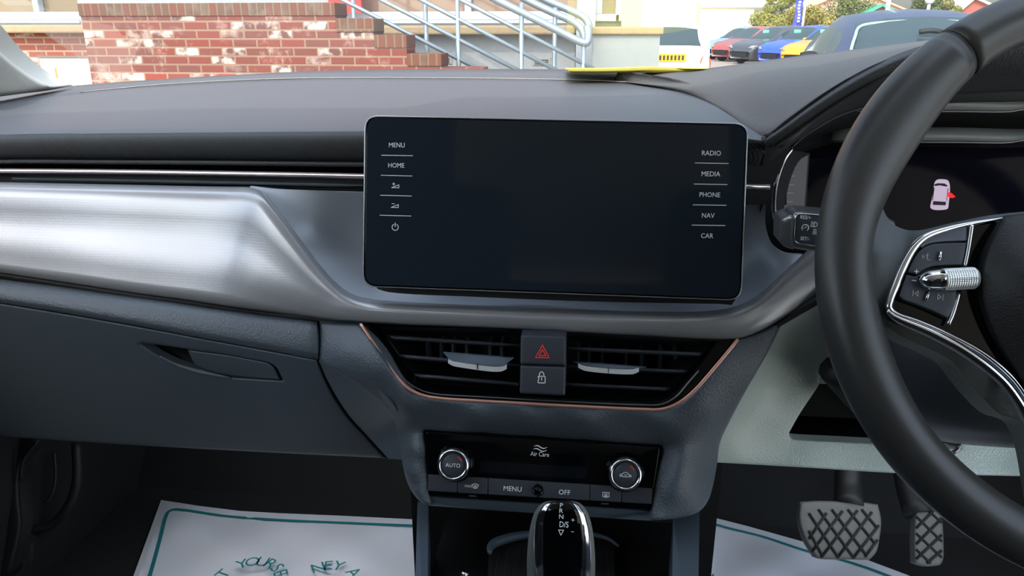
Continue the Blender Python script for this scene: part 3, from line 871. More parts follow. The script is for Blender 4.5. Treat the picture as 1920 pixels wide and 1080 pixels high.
for x0, y0, x1, y1 in ((715, 291, 774, 292), (714, 328.5, 773, 330), (713, 366, 772, 367.5), (712, 403.5, 771, 405), (1303, 305.5, 1366, 306.5), (1301, 345, 1364, 346), (1299, 384, 1362, 385), (1297, 422, 1360, 423)):
    line('touch_divider', x0, y0, x1, y1, .0005, ts)
tri = [[(-.9, -.4), (.5, .15), (.5, -.4), (-.9, -.4)]]
stext('touch_icon', None, 743, 348, 10, ts, sym=strokes(tri + [[(-.75, .3), (-.25, .3)], [(-.5, .55), (-.5, .05)]], .13))
stext('touch_icon', None, 742, 385, 10, ts, sym=strokes(tri + [[(-.75, .3), (-.25, .3)]], .13))
stext('touch_icon', None, 741, 426, 13, ts, sym=strokes([arc(0, 0, .46, 120, 420, 24), [(0, .1), (0, .62)]], .11))

# ================================================================== centre air vents
VH = lambda x, y: .556 + (757 - y) * .00019
vh = empty('vent_housing', P(1020, 760, .57), 'gloss black vent housing edged with a copper line below the silver trim', 'vent housing')
KI = [(700, 612), (722, 648), (742, 678), (762, 705), (782, 722), (806, 731), (840, 736), (960, 742), (1060, 748), (1200, 753), (1236, 752), (1262, 738), (1290, 710), (1320, 676), (1345, 640)]
ringp = [(676, 607)] + KP[1:-1] + [(1384, 636)]
patch('bezel', outline([ringp, [(1384, 636), (1100, 622), (676, 600)]]), lambda x, y: VH(x, y) + .004, M_GLOSS, vh, holes=[outline([KI, [KI[-1], (1200, 630), (960, 618), KI[0]]])], step=10, thick=.012)
tube('copper_line', [P(x, y, VH(x, y) - .006) for x, y in KP], .0014, M_COPPER, vh, label='thin copper line')
tube('inner_line', [P(x, y, VH(x, y) + .002) for x, y in ((724, 662), (745, 695), (766, 718), (790, 732), (815, 738.5), (900, 744), (1060, 753), (1200, 759), (1240, 758), (1266, 745), (1290, 718), (1310, 695))], .0006, M_DCHROME, vh)
# duct
inner = outline([KI, [KI[-1], (1200, 625), (960, 612), KI[0]]])
fr = [P(x, y, VH(x, y) + .006) for x, y in inner]
mesh('duct', fr + [p + Vector((0, .06, 0)) for p in fr], [(i, (i + 1) % len(fr), (i + 1) % len(fr) + len(fr), i + len(fr)) for i in range(len(fr))], M_BLACK, vh)
bk = [P(x, y, VH(1000, 700) + .07) for x, y in ((640, 560), (1430, 590), (1400, 800), (650, 800))]
mesh('duct_back', bk, [(0, 1, 2, 3)], M_BLACK, vh, smooth=False)
def slat(parent, x0, y0, x1, y1, dy=6, tip=None):
    Y0 = VH(x0, y0) + .006; Y1 = VH(x1, y1) + .006
    rows = [[(x0 + (8 if tip == 'l' else 0), y0, Y0), ((x0 + x1) / 2, (y0 + y1) / 2, (Y0 + Y1) / 2), (x1 - (8 if tip == 'r' else 0), y1, Y1)]]
    rows.append([(p[0], p[1] + dy * .5, p[2] - .0015) for p in rows[0]])
    rows.append([(p[0], p[1] + dy, p[2]) for p in rows[0]])
    loft('louvre', rows[:], M_BUTTON, parent, nu=4, nv=3, thick=.001)
    a, b = P(x0 - (14 if tip == 'l' else 0), y0 - (3 if tip == 'l' else 0), Y0 + .02), P(x1 + (10 if tip == 'r' else 0), y1, Y1 + .02)
    c, d = P(rows[0][0][0], rows[0][0][1], Y0), P(rows[0][-1][0], rows[0][-1][1], Y1)
    return mesh('louvre_blade', [a, b, d, c, a - Vector((0, 0, .0015)), b - Vector((0, 0, .0015)), d - Vector((0, 0, .0025)), c - Vector((0, 0, .0025))],
                [(0, 1, 2, 3), (4, 7, 6, 5), (0, 3, 7, 4), (1, 5, 6, 2), (0, 4, 5, 1), (3, 2, 6, 7)], M_HARD, parent, smooth=False)
def vane(parent, x, y0, y1):
    Y = VH(x, y0) + .045
    a = P(x, y0, Y); b = P(x + 2, y1, Y)
    box('vane', (a.x - .0012, Y, b.z), (a.x + .0012, Y + .02, a.z), M_HARD, parent)
va = empty('air_vent', P(860, 740, .57), 'centre air vent between copper line and hazard button, nearer the glove box', 'air vent')
for q in ((730, 630, 975, 645, 7), (754, 666, 973, 683, 7), (780, 702, 972, 717, 7)): slat(va, *q[:4], dy=q[4], tip='l')
for x in (800, 826, 848, 874, 918, 940): vane(va, x, 642, 740)
vb = empty('air_vent', P(1180, 755, .57), 'centre air vent between hazard button and the steering wheel', 'air vent')
for q in ((1065, 650, 1320, 661, 8), (1061, 684, 1290, 694, 7), (1059, 717, 1256, 727, 7)): slat(vb, *q[:4], dy=q[4], tip='r')
for x in (1085, 1105, 1130, 1175, 1205, 1240, 1268): vane(vb, x, 656, 752)
def tab(parent, x0, x1, y0, y1, top):
    Y = VH(900, 700) - .002
    pts = [(x0 + 4, y0), (x1 - 3, y1)]
    pl = outline([[(x0 - 9, top), (x1 + 14, top + 10)], [(x1 + 14, top + 10), (x1 - 4, y1 - 3)], [(x1 - 4, y1 - 3), (x1 - 14, y1 - 1), (x0 + 14, y0 - 1), (x0 + 3, y0 - 4)], [(x0 + 3, y0 - 4), (x0 - 9, top)]])
    ftop = lambda x, y: Y + max(0, (y0 - y)) * .0006
    t = patch('slider', pl, ftop, M_HARD, parent, step=10, thick=.002)
    band_ = outline([[(x0, y0 - 4), (x0 + 8, y0), (x0 + 22, y0 + 2), (x1 - 22, y1 + 1), (x1 - 8, y1), (x1, y1 - 3)], [(x1, y1 - 3), (x1, y1 + 4)], [(x1, y1 + 4), (x1 - 9, y1 + 8), (x1 - 24, y1 + 9), (x0 + 24, y0 + 10), (x0 + 9, y0 + 7), (x0, y0 + 2)], [(x0, y0 + 2), (x0, y0 - 4)]])
    o = patch('chrome_grip', band_, lambda x, y: Y - .0008, MATS.get('knurled') or mat('knurled', (246, 252, 250), 0.3, metal=.15, bump=('weave', 1400, .2)), t, step=10, thick=.002)
    xm = (x0 + x1) / 2; ym = (y0 + y1) / 2
    box('grip_notch', P(xm - .8, ym + 9, Y - .0012), P(xm + .8, ym - 1, Y - .0012) + Vector((0, .0006, 0)), M_BLACK, t)
tab(va, 840, 950, 679, 688, 661)
tab(vb, 1084, 1198, 687, 693, 679)

# two stacked buttons between the vents
ho, hn = plane3(P(976, 629, .562), P(1061, 631, .562), P(1018, 740, .548))
def putH(x, y, h=0.0): return PL(x, y, ho - hn * h, hn)
H_R = (putH(1060, 690) - putH(976, 688)).normalized(); H_U = hn.cross(H_R).normalized(); H_U = H_U if H_U.z > 0 else -H_U
HPM = (putH(1000, 690) - putH(1001, 690)).length
hb = empty('hazard_light_button', putH(1018, 656, .006), 'dark square button with a red warning triangle between the vents', 'button')
patch('cap', rrect([(976.5, 628), (1061, 631), (1060.5, 685), (975.5, 682.5)], 4), 0, M_BUTTON, hb, step=20, thick=.03, put=putH, rnd=(5, .0015))
t1 = [(-.58, -.5), (.58, -.5), (0, .55), (-.58, -.5)]
text('warning_triangle', None, putH(1017, 659.5, -.0004), H_R, H_U, 22 * HPM, M_RED, hb, lift=0, sym=strokes([t1, [(q[0] * .5, q[1] * .5 - .08) for q in t1]], .075), label='red triangle')
lk = empty('door_lock_button', putH(1016, 712, .006), 'dark square button with a padlock symbol under the hazard button', 'button')
patch('cap', rrect([(975.5, 685.5), (1060.5, 688), (1059.5, 741.5), (974.5, 737.5)], 4), 0, M_BUTTON, lk, step=20, thick=.03, put=putH, rnd=(5, .0015))
text('padlock_symbol', None, putH(1015.5, 708, -.0004), H_R, H_U, 20 * HPM, M_LABEL, lk, lift=0, sym=strokes([rrect([(-.33, .12), (.33, .12), (.33, -.5), (-.33, -.5)], .1, 3) + [(-.23, .12)], arc(0, .2, .22, 0, 180, 8, .34), [(0, 0), (0, -.25)]], .08))

# ================================================================== climate control unit
co, cn = plane3(P(797, 808, .566), P(1239, 837, .566), P(1010, 945, .545))
def putC(x, y, h=0.0): return PL(x, y, co - cn * h, cn)
C_R = (putC(1200, 880) - putC(830, 856)).normalized(); C_U = cn.cross(C_R).normalized(); C_U = C_U if C_U.z > 0 else -C_U
CPM = (putC(1000, 880) - putC(1001, 880)).length
cc = empty('climate_control_unit', putC(1018, 880, .01), 'gloss black climate control unit with two round dials below the vents', 'climate control')
patch('faceplate', rrect([(797.5, 808.5), (1239, 837.5), (1221, 957), (803, 930)], 7), 0, M_GLOSS, cc, step=30, thick=.02, put=putC, rnd=(3, .002))
patch('display_window', rrect([(900, 864), (1102, 877), (1100, 898), (898, 886)], 3), -.0001, mat('display_window', (16, 20, 24), .15), cc, step=40, thick=.001, put=putC)
low_lip = outline([[(803, 932), (1221, 959)], [(1221, 959), (1219, 976)], [(1219, 976), (808, 949)], [(808, 949), (803, 932)]])
patch('lower_lip', low_lip, lambda x, y: .003 + max(0, (y - 935 - (x - 803) * .065)) * .0006, M_HARD, cc, step=14, thick=.02, put=putC)
BX = [(802.5, 857), (858, 914.5), (915.5, 1007.5), (1008.5, 1105.5), (1106.5, 1165), (1166, 1222.5)]
def by(x, top): return (890 if top else 920.5) + (x - 803) * (.0628 if top else .0588)
k_l = (854, 867.5); k_r = (1171, 885)
for i, (a, b) in enumerate(BX):
    q = empty('climate_button', putC((a + b) / 2, 908, 0), None, None)
    q.parent = cc; q.location = putC((a + b) / 2, 908 + i * 5, 0) - cc.location
    patch('button_cap', rrect([(a, by(a, 1)), (b, by(b, 1)), (b - .8, by(b, 0)), (a, by(a, 0))], 1.5), -.0012, M_BUTTON, q, step=30, thick=.004, put=putC, rnd=(1.5, .0005))
    if i == 2: text('button_label', 'MENU', putC(961, 916.5, -.0015), C_R, C_U, 8.8 * CPM, M_LABEL, q, lift=0)
    if i == 3: text('button_label', 'OFF', putC(1058.5, 923, -.0015), C_R, C_U, 8.8 * CPM, M_LABEL, q, lift=0)
    if i == 1:
        text('button_label', 'MAX', putC(878.5, 911.5, -.0015), C_R, C_U, 4.5 * CPM, M_LABEL, q, lift=0)
        text('button_icon', None, putC(891, 912, -.0015), C_R, C_U, 9 * CPM, M_LABEL, q, lift=0, sym=strokes([[(-.7, .35), (-.35, -.35), (.35, -.35), (.7, .35)], arc(0, 0, .7, 30, 150, 6, .55), [(-.2, -.1), (-.2, .2)], [(0, -.45), (0, .25)], [(.2, -.1), (.2, .2)]], .12))
    if i == 4:
        text('button_icon', None, putC(1136, 927.5, -.0015), C_R, C_U, 9 * CPM, M_LABEL, q, lift=0, sym=strokes([[(-.65, -.4), (-.65, .45), (.65, .45), (.65, -.4), (-.65, -.4)], [(-.25, .2), (-.25, -.6)], [(0, .2), (0, -.6)], [(.25, .2), (.25, -.6)]], .12))
line('indicator_mark', 879, 929.5, 893, 930.3, .0012, cc, mat('dim_mark', (50, 50, 52), .5), put=putC, h=-.0004)
line('indicator_mark', 1127, 944.3, 1141, 945, .0012, cc, MATS['dim_mark'], put=putC, h=-.0004)
cs = lathe('sensor_eye', putC(1008.5, 918.5, -.001), cn, C_U, [(10.5 * CPM, 0), (10.5 * CPM, .0012), (9.5 * CPM, .0014), (8.5 * CPM, .0008), (5.5 * CPM, .0008), (5 * CPM, .0018), (3 * CPM, .0026), (.5 * CPM, .003)], M_GLOSS, cc, seg=28)
text('unit_lettering', 'Air Care', putC(1012, 851.5, -.0003), C_R, C_U, 8 * CPM, M_LABEL, cc, lift=0, sx=.86)
def wave(y, w, x0=-1.15, x1=1.15):
    top = []; bot = []
    for i in range(17):
        t = i / 16; x = x0 + (x1 - x0) * t
        c = .20 * math.sin((t * 1.05 - .04) * 2 * math.pi + .3)
        th = w * math.sin(math.pi * t) ** .6
        top.append((x, y + c + th)); bot.append((x, y + c - th))
    V = top + bot
    return V, [(i, i + 17, i + 18, i + 1) for i in range(16)]
text('wave_mark', None, putC(1013.5, 839.5, -.0003), C_R, C_U, 11.5 * CPM, M_LABEL, cc, lift=0, sym=wave(.12, .10))
text('wave_mark', None, putC(1012.5, 843.5, -.0003), C_R, C_U, 11.5 * CPM, M_LABEL, cc, lift=0, sym=wave(-.02, .09))
def dial(c, kind):
    o = putC(c[0], c[1], 0); r = 32 * CPM
    e = empty('temperature_dial', o, None, None); e.parent = cc; e.location = o - cc.location
    lathe('dial_seat', o, cn, C_U, [(r * 1.12, -.001), (r * 1.12, .002), (r * 1.02, .003)], M_GLOSS, e)
    lathe('dial_ring', o, cn, C_U, [(r, .001), (r * 1.0, .008), (r * .985, .0105), (r * .95, .0125), (r * .86, .0145), (r * .76, .0146), (r * .70, .0125), (r * .69, .011)], M_CHROME, e, seg=128, ridges=(1, 2, 3), label='knurled chrome ring')
    lathe('dial_cap', o, cn, C_U, [(r * .695, .010), (r * .69, .0124), (r * .66, .0128), (.0001, .0128)], M_BUTTON, e)
    oc = o + cn * .0131
    rc = .695 * r
    text('cold_mark', None, oc, C_R, C_U, rc, M_BLUE, e, lift=0, sym=strokes([arc(0, 0, .80, 118, 150, 6)], .07))
    text('hot_mark', None, oc, C_R, C_U, rc, M_RED, e, lift=0, sym=strokes([arc(0, 0, .80, 30, 62, 6)], .07))
    if kind == 'AUTO': text('dial_label', 'AUTO', oc - C_U * rc * .02 - C_R * 0, C_R, C_U, 7 * CPM, M_LABEL, e, lift=0)
    else:
        car = [(-1, -.15), (-.95, .1), (-.55, .2), (-.25, .5), (.3, .5), (.65, .15), (1, .05), (1.02, -.2), (.85, -.25), (.7, 0 - .05), (.5, -.28), (-.4, -.28), (-.6, -.05), (-.8, -.28), (-1, -.15)]
        text('dial_icon', None, oc - C_U * rc * .05, C_R, C_U, 10 * CPM, M_LABEL, e, lift=0, sym=strokes([car, arc(.05, .1, .2, 160, 400, 7, .13)], .1))
dial(k_l, 'AUTO'); dial(k_r, 'car')

# ================================================================== instrument cluster
ic = empty('instrument_cluster', P(1750, 420, .69), 'dark digital instrument display behind the steering wheel rim', 'display')
io, inn = plane3(P(1460, 430, .675), P(1518, 290, .70), P(1900, 420, .675))
def putI(x, y, h=0.0): return PL(x, y, io - inn * h, inn)
I_R = (putI(1900, 400) - putI(1500, 390)).normalized(); I_U = inn.cross(I_R).normalized(); I_U = I_U if I_U.z > 0 else -I_U
IPM = (putI(1700, 400) - putI(1701, 400)).length
patch('display_glass', outline([[(1440, 470), (1440, 380), (1462, 320), (1490, 285), (1560, 262), (1700, 250), (2100, 250)], [(2100, 250), (2100, 520)], [(2100, 520), (1440, 500)]]), 0, mat('display_black', (18, 18, 28), .08, spec=.25), ic, step=60, put=putI)
patch('side_scale', outline([[(1495, 298), (1518, 289)], [(1518, 289), (1511, 397)], [(1511, 397), (1509, 440)], [(1509, 440), (1462, 440)], [(1462, 440), (1460, 401), (1466, 370), (1479, 326), (1495, 298)]]), -.0006, mat('scale_grey', (78, 78, 82), .4, emit=((88, 88, 92), .45)), ic, step=30, put=putI)
for y, x0, x1 in ((314, 1487, 1492), (330, 1478, 1490), (346.5, 1474, 1489), (362, 1468, 1488), (378, 1463, 1487), (393, 1461, 1486)):
    line('scale_tick', x0, y, x1, y, .0006, ic, mat('tick_grey', (150, 150, 152), .5, emit=((150, 150, 152), .25)), put=putI, h=-.0012)
line('scale_edge', 1517, 290, 1509, 400, .0012, ic, mat('edge_grey', (105, 105, 105), .5), put=putI, h=-.0012)
tube('chrome_arc', [P(x, y, d) for x, y, d in ((1486, 279, .645), (1472, 297, .643), (1461, 322, .642), (1453, 352, .641), (1450.5, 385, .641), (1454, 412, .642), (1463, 434, .645))], [.001, .0016, .0019, .002, .002, .0019, .0012], M_CHROME, ic, seg=12)
patch('side_wall', outline([[(1486, 281), (1474, 300), (1464, 325), (1456, 354), (1453, 386), (1457, 413), (1466, 436)], [(1466, 436), (1478, 436)], [(1478, 436), (1470, 400), (1474, 370), (1485, 328), (1500, 300), (1520, 288)], [(1520, 288), (1486, 281)]]), lambda x, y: .648 + max(0, x - 1460) * .0009, M_BLACK, ic, step=8)
# sky reflections in the cluster glass, put in as solid grey strips
M_REFLECTION = mat('reflection_grey', (130, 134, 130), .35)
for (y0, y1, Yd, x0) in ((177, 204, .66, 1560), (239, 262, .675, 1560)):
    loft('reflection_strip', [[(x0, y0, Yd), (1800, y0, Yd), (1910, y0 + 3, Yd), (2300, y0 - 2, Yd)], [(x0, y1, Yd - .006), (1800, y1, Yd - .006), (1898, y1 + 1, Yd - .006), (2300, y1 - 40, Yd - .006)]], M_REFLECTION, ic, nv=2, thick=.004)
    tube('reflection_line', [P(x, y, Yd - .010) for x, y in ((x0, y1 + 4), (1800, y1 + 5), (1895, y1 + 5), (1915, y1 + 1), (2000, y1 - 20))], .0007, M_DCHROME, ic)
# car pictogram on the display with one door open
cw = mat('pictogram_white', (225, 205, 225), .5, emit=((225, 200, 225), .35))
c0 = (1763.5, 365)
def ipoly(name, pts, m, parent, h): # pixel polygon on the display
    return mesh(name, [putI(x, y, h) for x, y in pts], [tuple(range(len(pts)))], m, parent, smooth=False)
pic = ipoly('car_pictogram', cr([(1752, 343), (1757, 337), (1767, 336), (1777, 338), (1780.5, 345), (1781, 360), (1779, 380), (1777, 391), (1768, 393.5), (1750, 393), (1744.5, 389), (1746, 378), (1750, 360)], 4, True), cw, ic, -.001)
dk = mat('pictogram_dark', (30, 26, 34), .5)
ipoly('pictogram_window', [(1751, 346), (1758, 343.5), (1771, 344), (1777, 348), (1775, 350), (1762, 347.5), (1753, 349)], dk, pic, -.0014)
ipoly('pictogram_window', [(1750, 377), (1774, 378.5), (1773, 385), (1749, 384)], dk, pic, -.0014)
ipoly('pictogram_window', [(1751, 352), (1752.5, 351), (1749, 376), (1747.5, 376)], dk, pic, -.0014)
ipoly('pictogram_window', [(1777, 353), (1778.3, 353), (1775.5, 377), (1774.5, 377)], dk, pic, -.0014)
ipoly('open_door_mark', [(1778, 360), (1784, 362), (1792, 369), (1785, 371.5), (1777, 369)], mat('warning_red', (225, 30, 40), .5, emit=((230, 20, 30), .8)), ic, -.0014)

# ================================================================== steering wheel
WA = .4472
WC = Vector((.3278, .4673, Z - .1362))
W_N = Vector((0, -math.cos(WA), math.sin(WA)))
W_V = Vector((0, math.sin(WA), math.cos(WA)))
W_X = Vector((1, 0, 0))
sw = empty('steering_wheel', WC, 'black leather steering wheel with chrome spoke trim and scroll button', 'steering wheel')
def putW(x, y, h=0.0): return PL(x, y, WC + W_N * h, W_N)
def rimsec(deg):
    """cross-section: (outward radius, inward radius, depth radius) with thumb rests at ten and two."""
    d = (deg + 180) % 360 - 180
    a = abs(abs(d) - 90)                       # 90 at three/nine o'clock
    side = 1 - abs(d) if False else None
    ang = deg % 360
    up = ang if ang <= 180 else 360 - ang      # 0..180 measured from +x
    # left side: ang 180 = nine o'clock, 90 = top
    ex = 0.0
    for c0_, w_, k in ((148, 17, .0085), (32, 17, .0085), (196, 14, .003), (344, 14, .003)):
        dd = min(abs(ang - c0_), 360 - abs(ang - c0_))
        if dd < w_ * 2: ex += k * math.cos(dd / (w_ * 2) * math.pi / 2) ** 2
    return .0160, .0158 + ex, .0165
def rim_part(name, a0, a1, m, shrink=1.0, seg=28, label=None):
    rows = []
    n = max(6, int(abs(a1 - a0) / 2.5))
    R0 = .172
    for i in range(n + 1):
        ang = a0 + (a1 - a0) * i / n
        t = math.radians(ang)
        e = W_X * math.cos(t) + W_V * math.sin(t)
        ro, ri, rd = rimsec(ang)
        sh = shrink
        ctr = WC + e * R0
        row = []
        for k in range(seg):
            b = 2 * math.pi * k / seg
            cb, sb = math.cos(b), math.sin(b)
            rr = ro if cb > 0 else ri
            row.append(ctr + e * rr * cb * sh + W_N * rd * sb * sh)
        rows.append(row)
    v, f = grid(rows, True)
    f = [tuple(reversed(q)) for q in f] + [tuple(range(seg)), tuple(reversed(range(len(v) - seg, len(v))))]
    return mesh(name, v, f, m, sw, label=label)
rim_part('rim_core', 0, 359.9, M_BLACK, shrink=.95)
rim_part('rim_cover', 127.5, 262, M_WHEEL)
rim_part('rim_cover', 128 - 1.6, 52, M_WHEEL)
rim_part('rim_cover', 263.6, 412 - 1.6, M_WHEEL)
# leather web that joins the rim with the left spoke
web = outline([[(1600, 330), (1648, 362), (1656, 392), (1672, 418), (1700, 431), (1730, 431), (1780, 419), (1840, 406), (1930, 396)], [(1930, 396), (1930, 414)], [(1930, 414), (1885, 411), (1820, 424), (1775, 434), (1738, 447), (1714, 470), (1694, 510), (1676, 555), (1664, 580), (1668, 600)], [(1668, 600), (1640, 625), (1600, 620)], [(1600, 620), (1600, 330)]])
wd = tps([(1600, 330, .004), (1600, 620, .004), (1600, 480, .006), (1650, 480, .007), (1690, 480, .004), (1656, 392, -.004), (1700, 431, -.006), (1780, 419, -.006), (1930, 396, -.006), (1720, 450, .003), (1780, 430, .003), (1930, 412, .003), (1664, 580, .003), (1640, 625, 0)])
patch('spoke_web', web, wd, M_WEB, sw, put=putW, step=9, thick=.01, back=tuple(-W_N * 1.0))
patch('spoke_back', outline([[(1650, 600), (1700, 618), (1780, 650), (1850, 690), (1900, 740), (1930, 790), (2300, 900)], [(2300, 900), (2300, 396)], [(2300, 396), (1930, 396), (1830, 408), (1720, 432)], [(1720, 432), (1690, 500), (1655, 580), (1650, 600)]]), -.006, M_BLACK, sw, put=putW, step=50, thick=.012, back=tuple(-W_N))
lower = outline([[(1658, 597), (1720, 617), (1790, 645), (1850, 682), (1893, 722), (1935, 785), (2050, 960)], [(2050, 960), (1960, 960)], [(1960, 960), (1920, 798), (1870, 775), (1835, 742), (1800, 700), (1782, 678), (1740, 655), (1700, 637), (1657, 611)], [(1657, 611), (1658, 597)]])
patch('lower_spoke', lower, tps([(1658, 597, .0), (1790, 645, .002), (1893, 722, .003), (1657, 611, -.004), (1740, 655, -.005), (1800, 700, -.008), (1870, 775, -.008), (1960, 960, 0), (1850, 710, .004), (1920, 785, .0), (2050, 960, .0)]), M_WHEELG, sw, put=putW, step=9, thick=.02, back=tuple(-W_N), rnd=(5, -.003))
# gloss frame behind the buttons
gl = outline([[(1668, 574), (1680, 545), (1700, 500), (1720, 464), (1742, 446), (1790, 431), (1890, 414)], [(1890, 414), (1930, 414)], [(1930, 414), (1930, 740)], [(1930, 740), (1900, 712), (1868, 684), (1800, 640), (1720, 606), (1680, 590), (1668, 574)]])
patch('spoke_bezel', gl, .003, M_GLOSS, sw, put=putW, step=30, thick=.006, back=tuple(-W_N))
tube('chrome_frame', [putW(x, y, .006) for x, y in ((1890, 408), (1818, 419.5), (1778, 429), (1738, 443), (1716, 461), (1696, 494), (1680, 533), (1668, 565), (1667, 578), (1680, 589), (1720, 603), (1780, 629), (1830, 655), (1868, 682), (1900, 712), (1924, 745), (1960, 810))],
     [.0006, .0012, .0017, .0022, .0026, .0028, .0028, .0024, .0022, .0018, .0016, .0016, .0018, .002, .002, .002, .002], M_CHROME, sw, seg=12)
tube('chrome_strand', [putW(x, y, .0085) for x, y in ((1663, 582), (1676, 594), (1740, 622), (1800, 653), (1850, 688), (1885, 720), (1915, 762), (1950, 830))], [.0012, .002, .0028, .003, .003, .003, .003, .003], M_CHROME, sw, seg=12)
pod_u = outline([[(1735.5, 446), (1752, 438), (1778, 430), (1813, 424)], [(1813, 424), (1814, 452)], [(1814, 452), (1780, 453), (1755, 455), (1738, 459), (1728, 466)], [(1728, 466), (1724, 462), (1735.5, 446)]])
patch('pod_top', pod_u, -.0065, mat('pod_grey', (84, 90, 102), .35), sw, put=lambda x, y, h: putW(x, y, -h), step=10, thick=.004, rnd=(2.5, .001), back=tuple(-W_N))
pu = outline([[(1701, 511), (1712, 488), (1724, 471), (1739, 461), (1756, 457), (1812, 455)], [(1812, 455), (1809, 475), (1804, 497)], [(1804, 497), (1770, 498), (1745, 501), (1730, 508), (1722, 516)], [(1722, 516), (1701, 511)]])
bu = patch('voice_button', pu, -.008, M_BUTTON, sw, put=lambda x, y, h: putW(x, y, -h), step=10, thick=.005, rnd=(2.5, .001), back=tuple(-W_N))
pd_ = outline([[(1700, 515), (1721, 520)], [(1721, 520), (1726, 531), (1745, 538), (1780, 541), (1794, 542)], [(1794, 542), (1792, 565), (1786, 582), (1777, 597)], [(1777, 597), (1750, 584), (1713, 569), (1692, 561), (1686, 555)], [(1686, 555), (1692, 535), (1700, 515)]])
bd = patch('media_button', pd_, -.008, M_BUTTON, sw, put=lambda x, y, h: putW(x, y, -h), step=10, thick=.005, rnd=(2.5, .001), back=tuple(-W_N))
WPM = (putW(1750, 500) - putW(1751, 500)).length
WS = (W_X + W_V * -.09).normalized()
def wsym(name, x, y, hpx, parent, sym, m=M_LABEL): return text(name, None, putW(x, y, .0087), WS, W_V, hpx * WPM, m, parent, lift=0, sym=sym)
wsym('voice_icon', 1738, 481, 11, bu, strokes([[(.2, .6), (.0, .35), (.25, .15)], [(.0, .35), (-.1, .1), (.1, .0), (-.05, -.2), (.1, -.3), (.05, -.5), (.6, -.55)], arc(-.2, -.1, .3, 140, 220, 4), arc(-.2, -.1, .55, 145, 215, 4)], .07), MATS['tick_grey'])
wsym('plus_icon', 1718.5, 509, 8, bu, strokes([[(-.5, 0), (.5, 0)], [(0, -.5), (0, .5)]], .2))
wsym('minus_icon', 1714, 526, 8, bd, strokes([[(-.5, 0), (.5, 0)]], .2))
wsym('previous_icon', 1717, 550, 11, bd, strokes([[(-.45, .5), (-.45, -.5)], [(.4, .45), (.4, -.45), (-.15, 0), (.4, .45)]], .08), MATS['tick_grey'])
wsym('next_icon', 1763, 557, 11, bd, strokes([[(.45, .5), (.45, -.5)], [(-.4, .45), (-.4, -.45), (.15, 0), (-.4, .45)]], .08), MATS['tick_grey'])
tube('ridge_mark', [putW(1764, 472, .009), putW(1761.5, 488, .009)], .0009, M_CHROME, bu, seg=8)
tube('ridge_mark', [putW(1742, 546, .009), putW(1736, 564, .009)], .0009, M_CHROME, bd, seg=8)
tube('chrome_divider', [putW(x, y, .007) for x, y in ((1822, 422), (1819, 445), (1814, 475), (1809, 499))], .0013, M_CHROME, sw)
tube('chrome_divider', [putW(x, y, .007) for x, y in ((1798, 550), (1793, 568), (1786, 590), (1778, 608))], .0013, M_CHROME, sw)
# scroll barrel
ka, kb = putW(1727, 526, .012), putW(1832, 521, .012)
kd = (kb - ka); kl = kd.length; kd.normalize(); kr = 21.5 * WPM
kn = empty('scroll_wheel', ka, None, None); kn.parent = sw; kn.location = ka - sw.location
lathe('chrome_cone', ka, kd, W_N, [(kr * .1, -.0012), (kr * .45, 0), (kr * .72, kl * .06), (kr * .86, kl * .15), (kr * .92, kl * .25), (kr * .94, kl * .37)], M_CHROME, kn)
rows = []
prof = [(kr * .97, kl * .375), (kr, kl * .40)] + [(kr * (1.0 if i % 2 else .965), kl * (.42 + .5 * i / 24)) for i in range(25)] + [(kr * .97, kl * .94), (kr * .8, kl * .985), (kr * .45, kl * 1.01), (kr * .1, kl * 1.015)]
lathe('knurled_barrel', ka, kd, W_N, prof, mat('bright_knurl', (235, 240, 238), .3, metal=.75), kn, seg=72, ridges=tuple(range(2, 27)), label='knurled chrome barrel', smooth=False)
# horn pad
hp = outline([[(1884, 404), (1866, 436), (1847, 475), (1838, 512), (1837, 545), (1846, 590), (1868, 640), (1900, 690), (1950, 760), (2060, 840), (2200, 860)], [(2200, 860), (2420, 760), (2440, 420)], [(2440, 420), (2200, 385), (1960, 396), (1884, 404)]])
hpd = tps([(1884, 404, -.012), (1838, 512, -.012), (1846, 590, -.010), (1900, 690, -.010), (2060, 840, -.012), (1920, 500, -.026), (1990, 560, -.034), (2150, 600, -.042), (2400, 600, -.02), (2200, 385, -.016), (2000, 720, -.024), (1880, 550, -.020), (1960, 400, -.014)])
patch('horn_pad', hp, lambda x, y: hpd(x, y), M_PAD, sw, put=lambda x, y, h: putW(x, y, -h), step=16, thick=.02, rnd=(8, .005), back=tuple(-W_N))

# ================================================================== stalk and column shroud
st = empty('column_stalk', P(1510, 430, .555), 'chrome-edged cruise and lights stalk poking out beside the steering wheel rim', 'stalk')
sd = .545
patch('stalk_arm', outline([[(1462, 410), (1480, 402), (1492, 402)], [(1492, 402), (1488, 468)], [(1488, 468), (1470, 462), (1461, 452)], [(1461, 452), (1462, 410)]]), lambda x, y: sd + .012 - max(0, x - 1462) * .0002, M_DCHROME, st, step=8, thick=.02, rnd=(6, .006))
fp = rrect([(1484, 394.5), (1680, 412), (1676, 492), (1480, 465)], 15)
patch('stalk_body', fp, sd + .003, M_DCHROME, st, step=14, thick=.02, rnd=(7, .006))
patch('stalk_face', rrect([(1491, 400), (1670, 416), (1668, 482), (1487, 455)], 13), sd - .0005, M_BUTTON, st, step=14, thick=.003, rnd=(2, .001))
tube('face_rim', [P(x, y, sd - .0006) for x, y in rrect([(1491, 400), (1670, 416), (1668, 482), (1487, 455)], 13)], .0006, M_CHROME, st, closed=True, n=1, seg=6)
pm = (P(1510, 420, sd) - P(1511, 420, sd)).length
SR = Vector((1, 0, 0)); SU = Vector((0, 0, 1)); SR2 = (P(1530, 409.5, sd) - P(1490, 405.5, sd)).normalized()
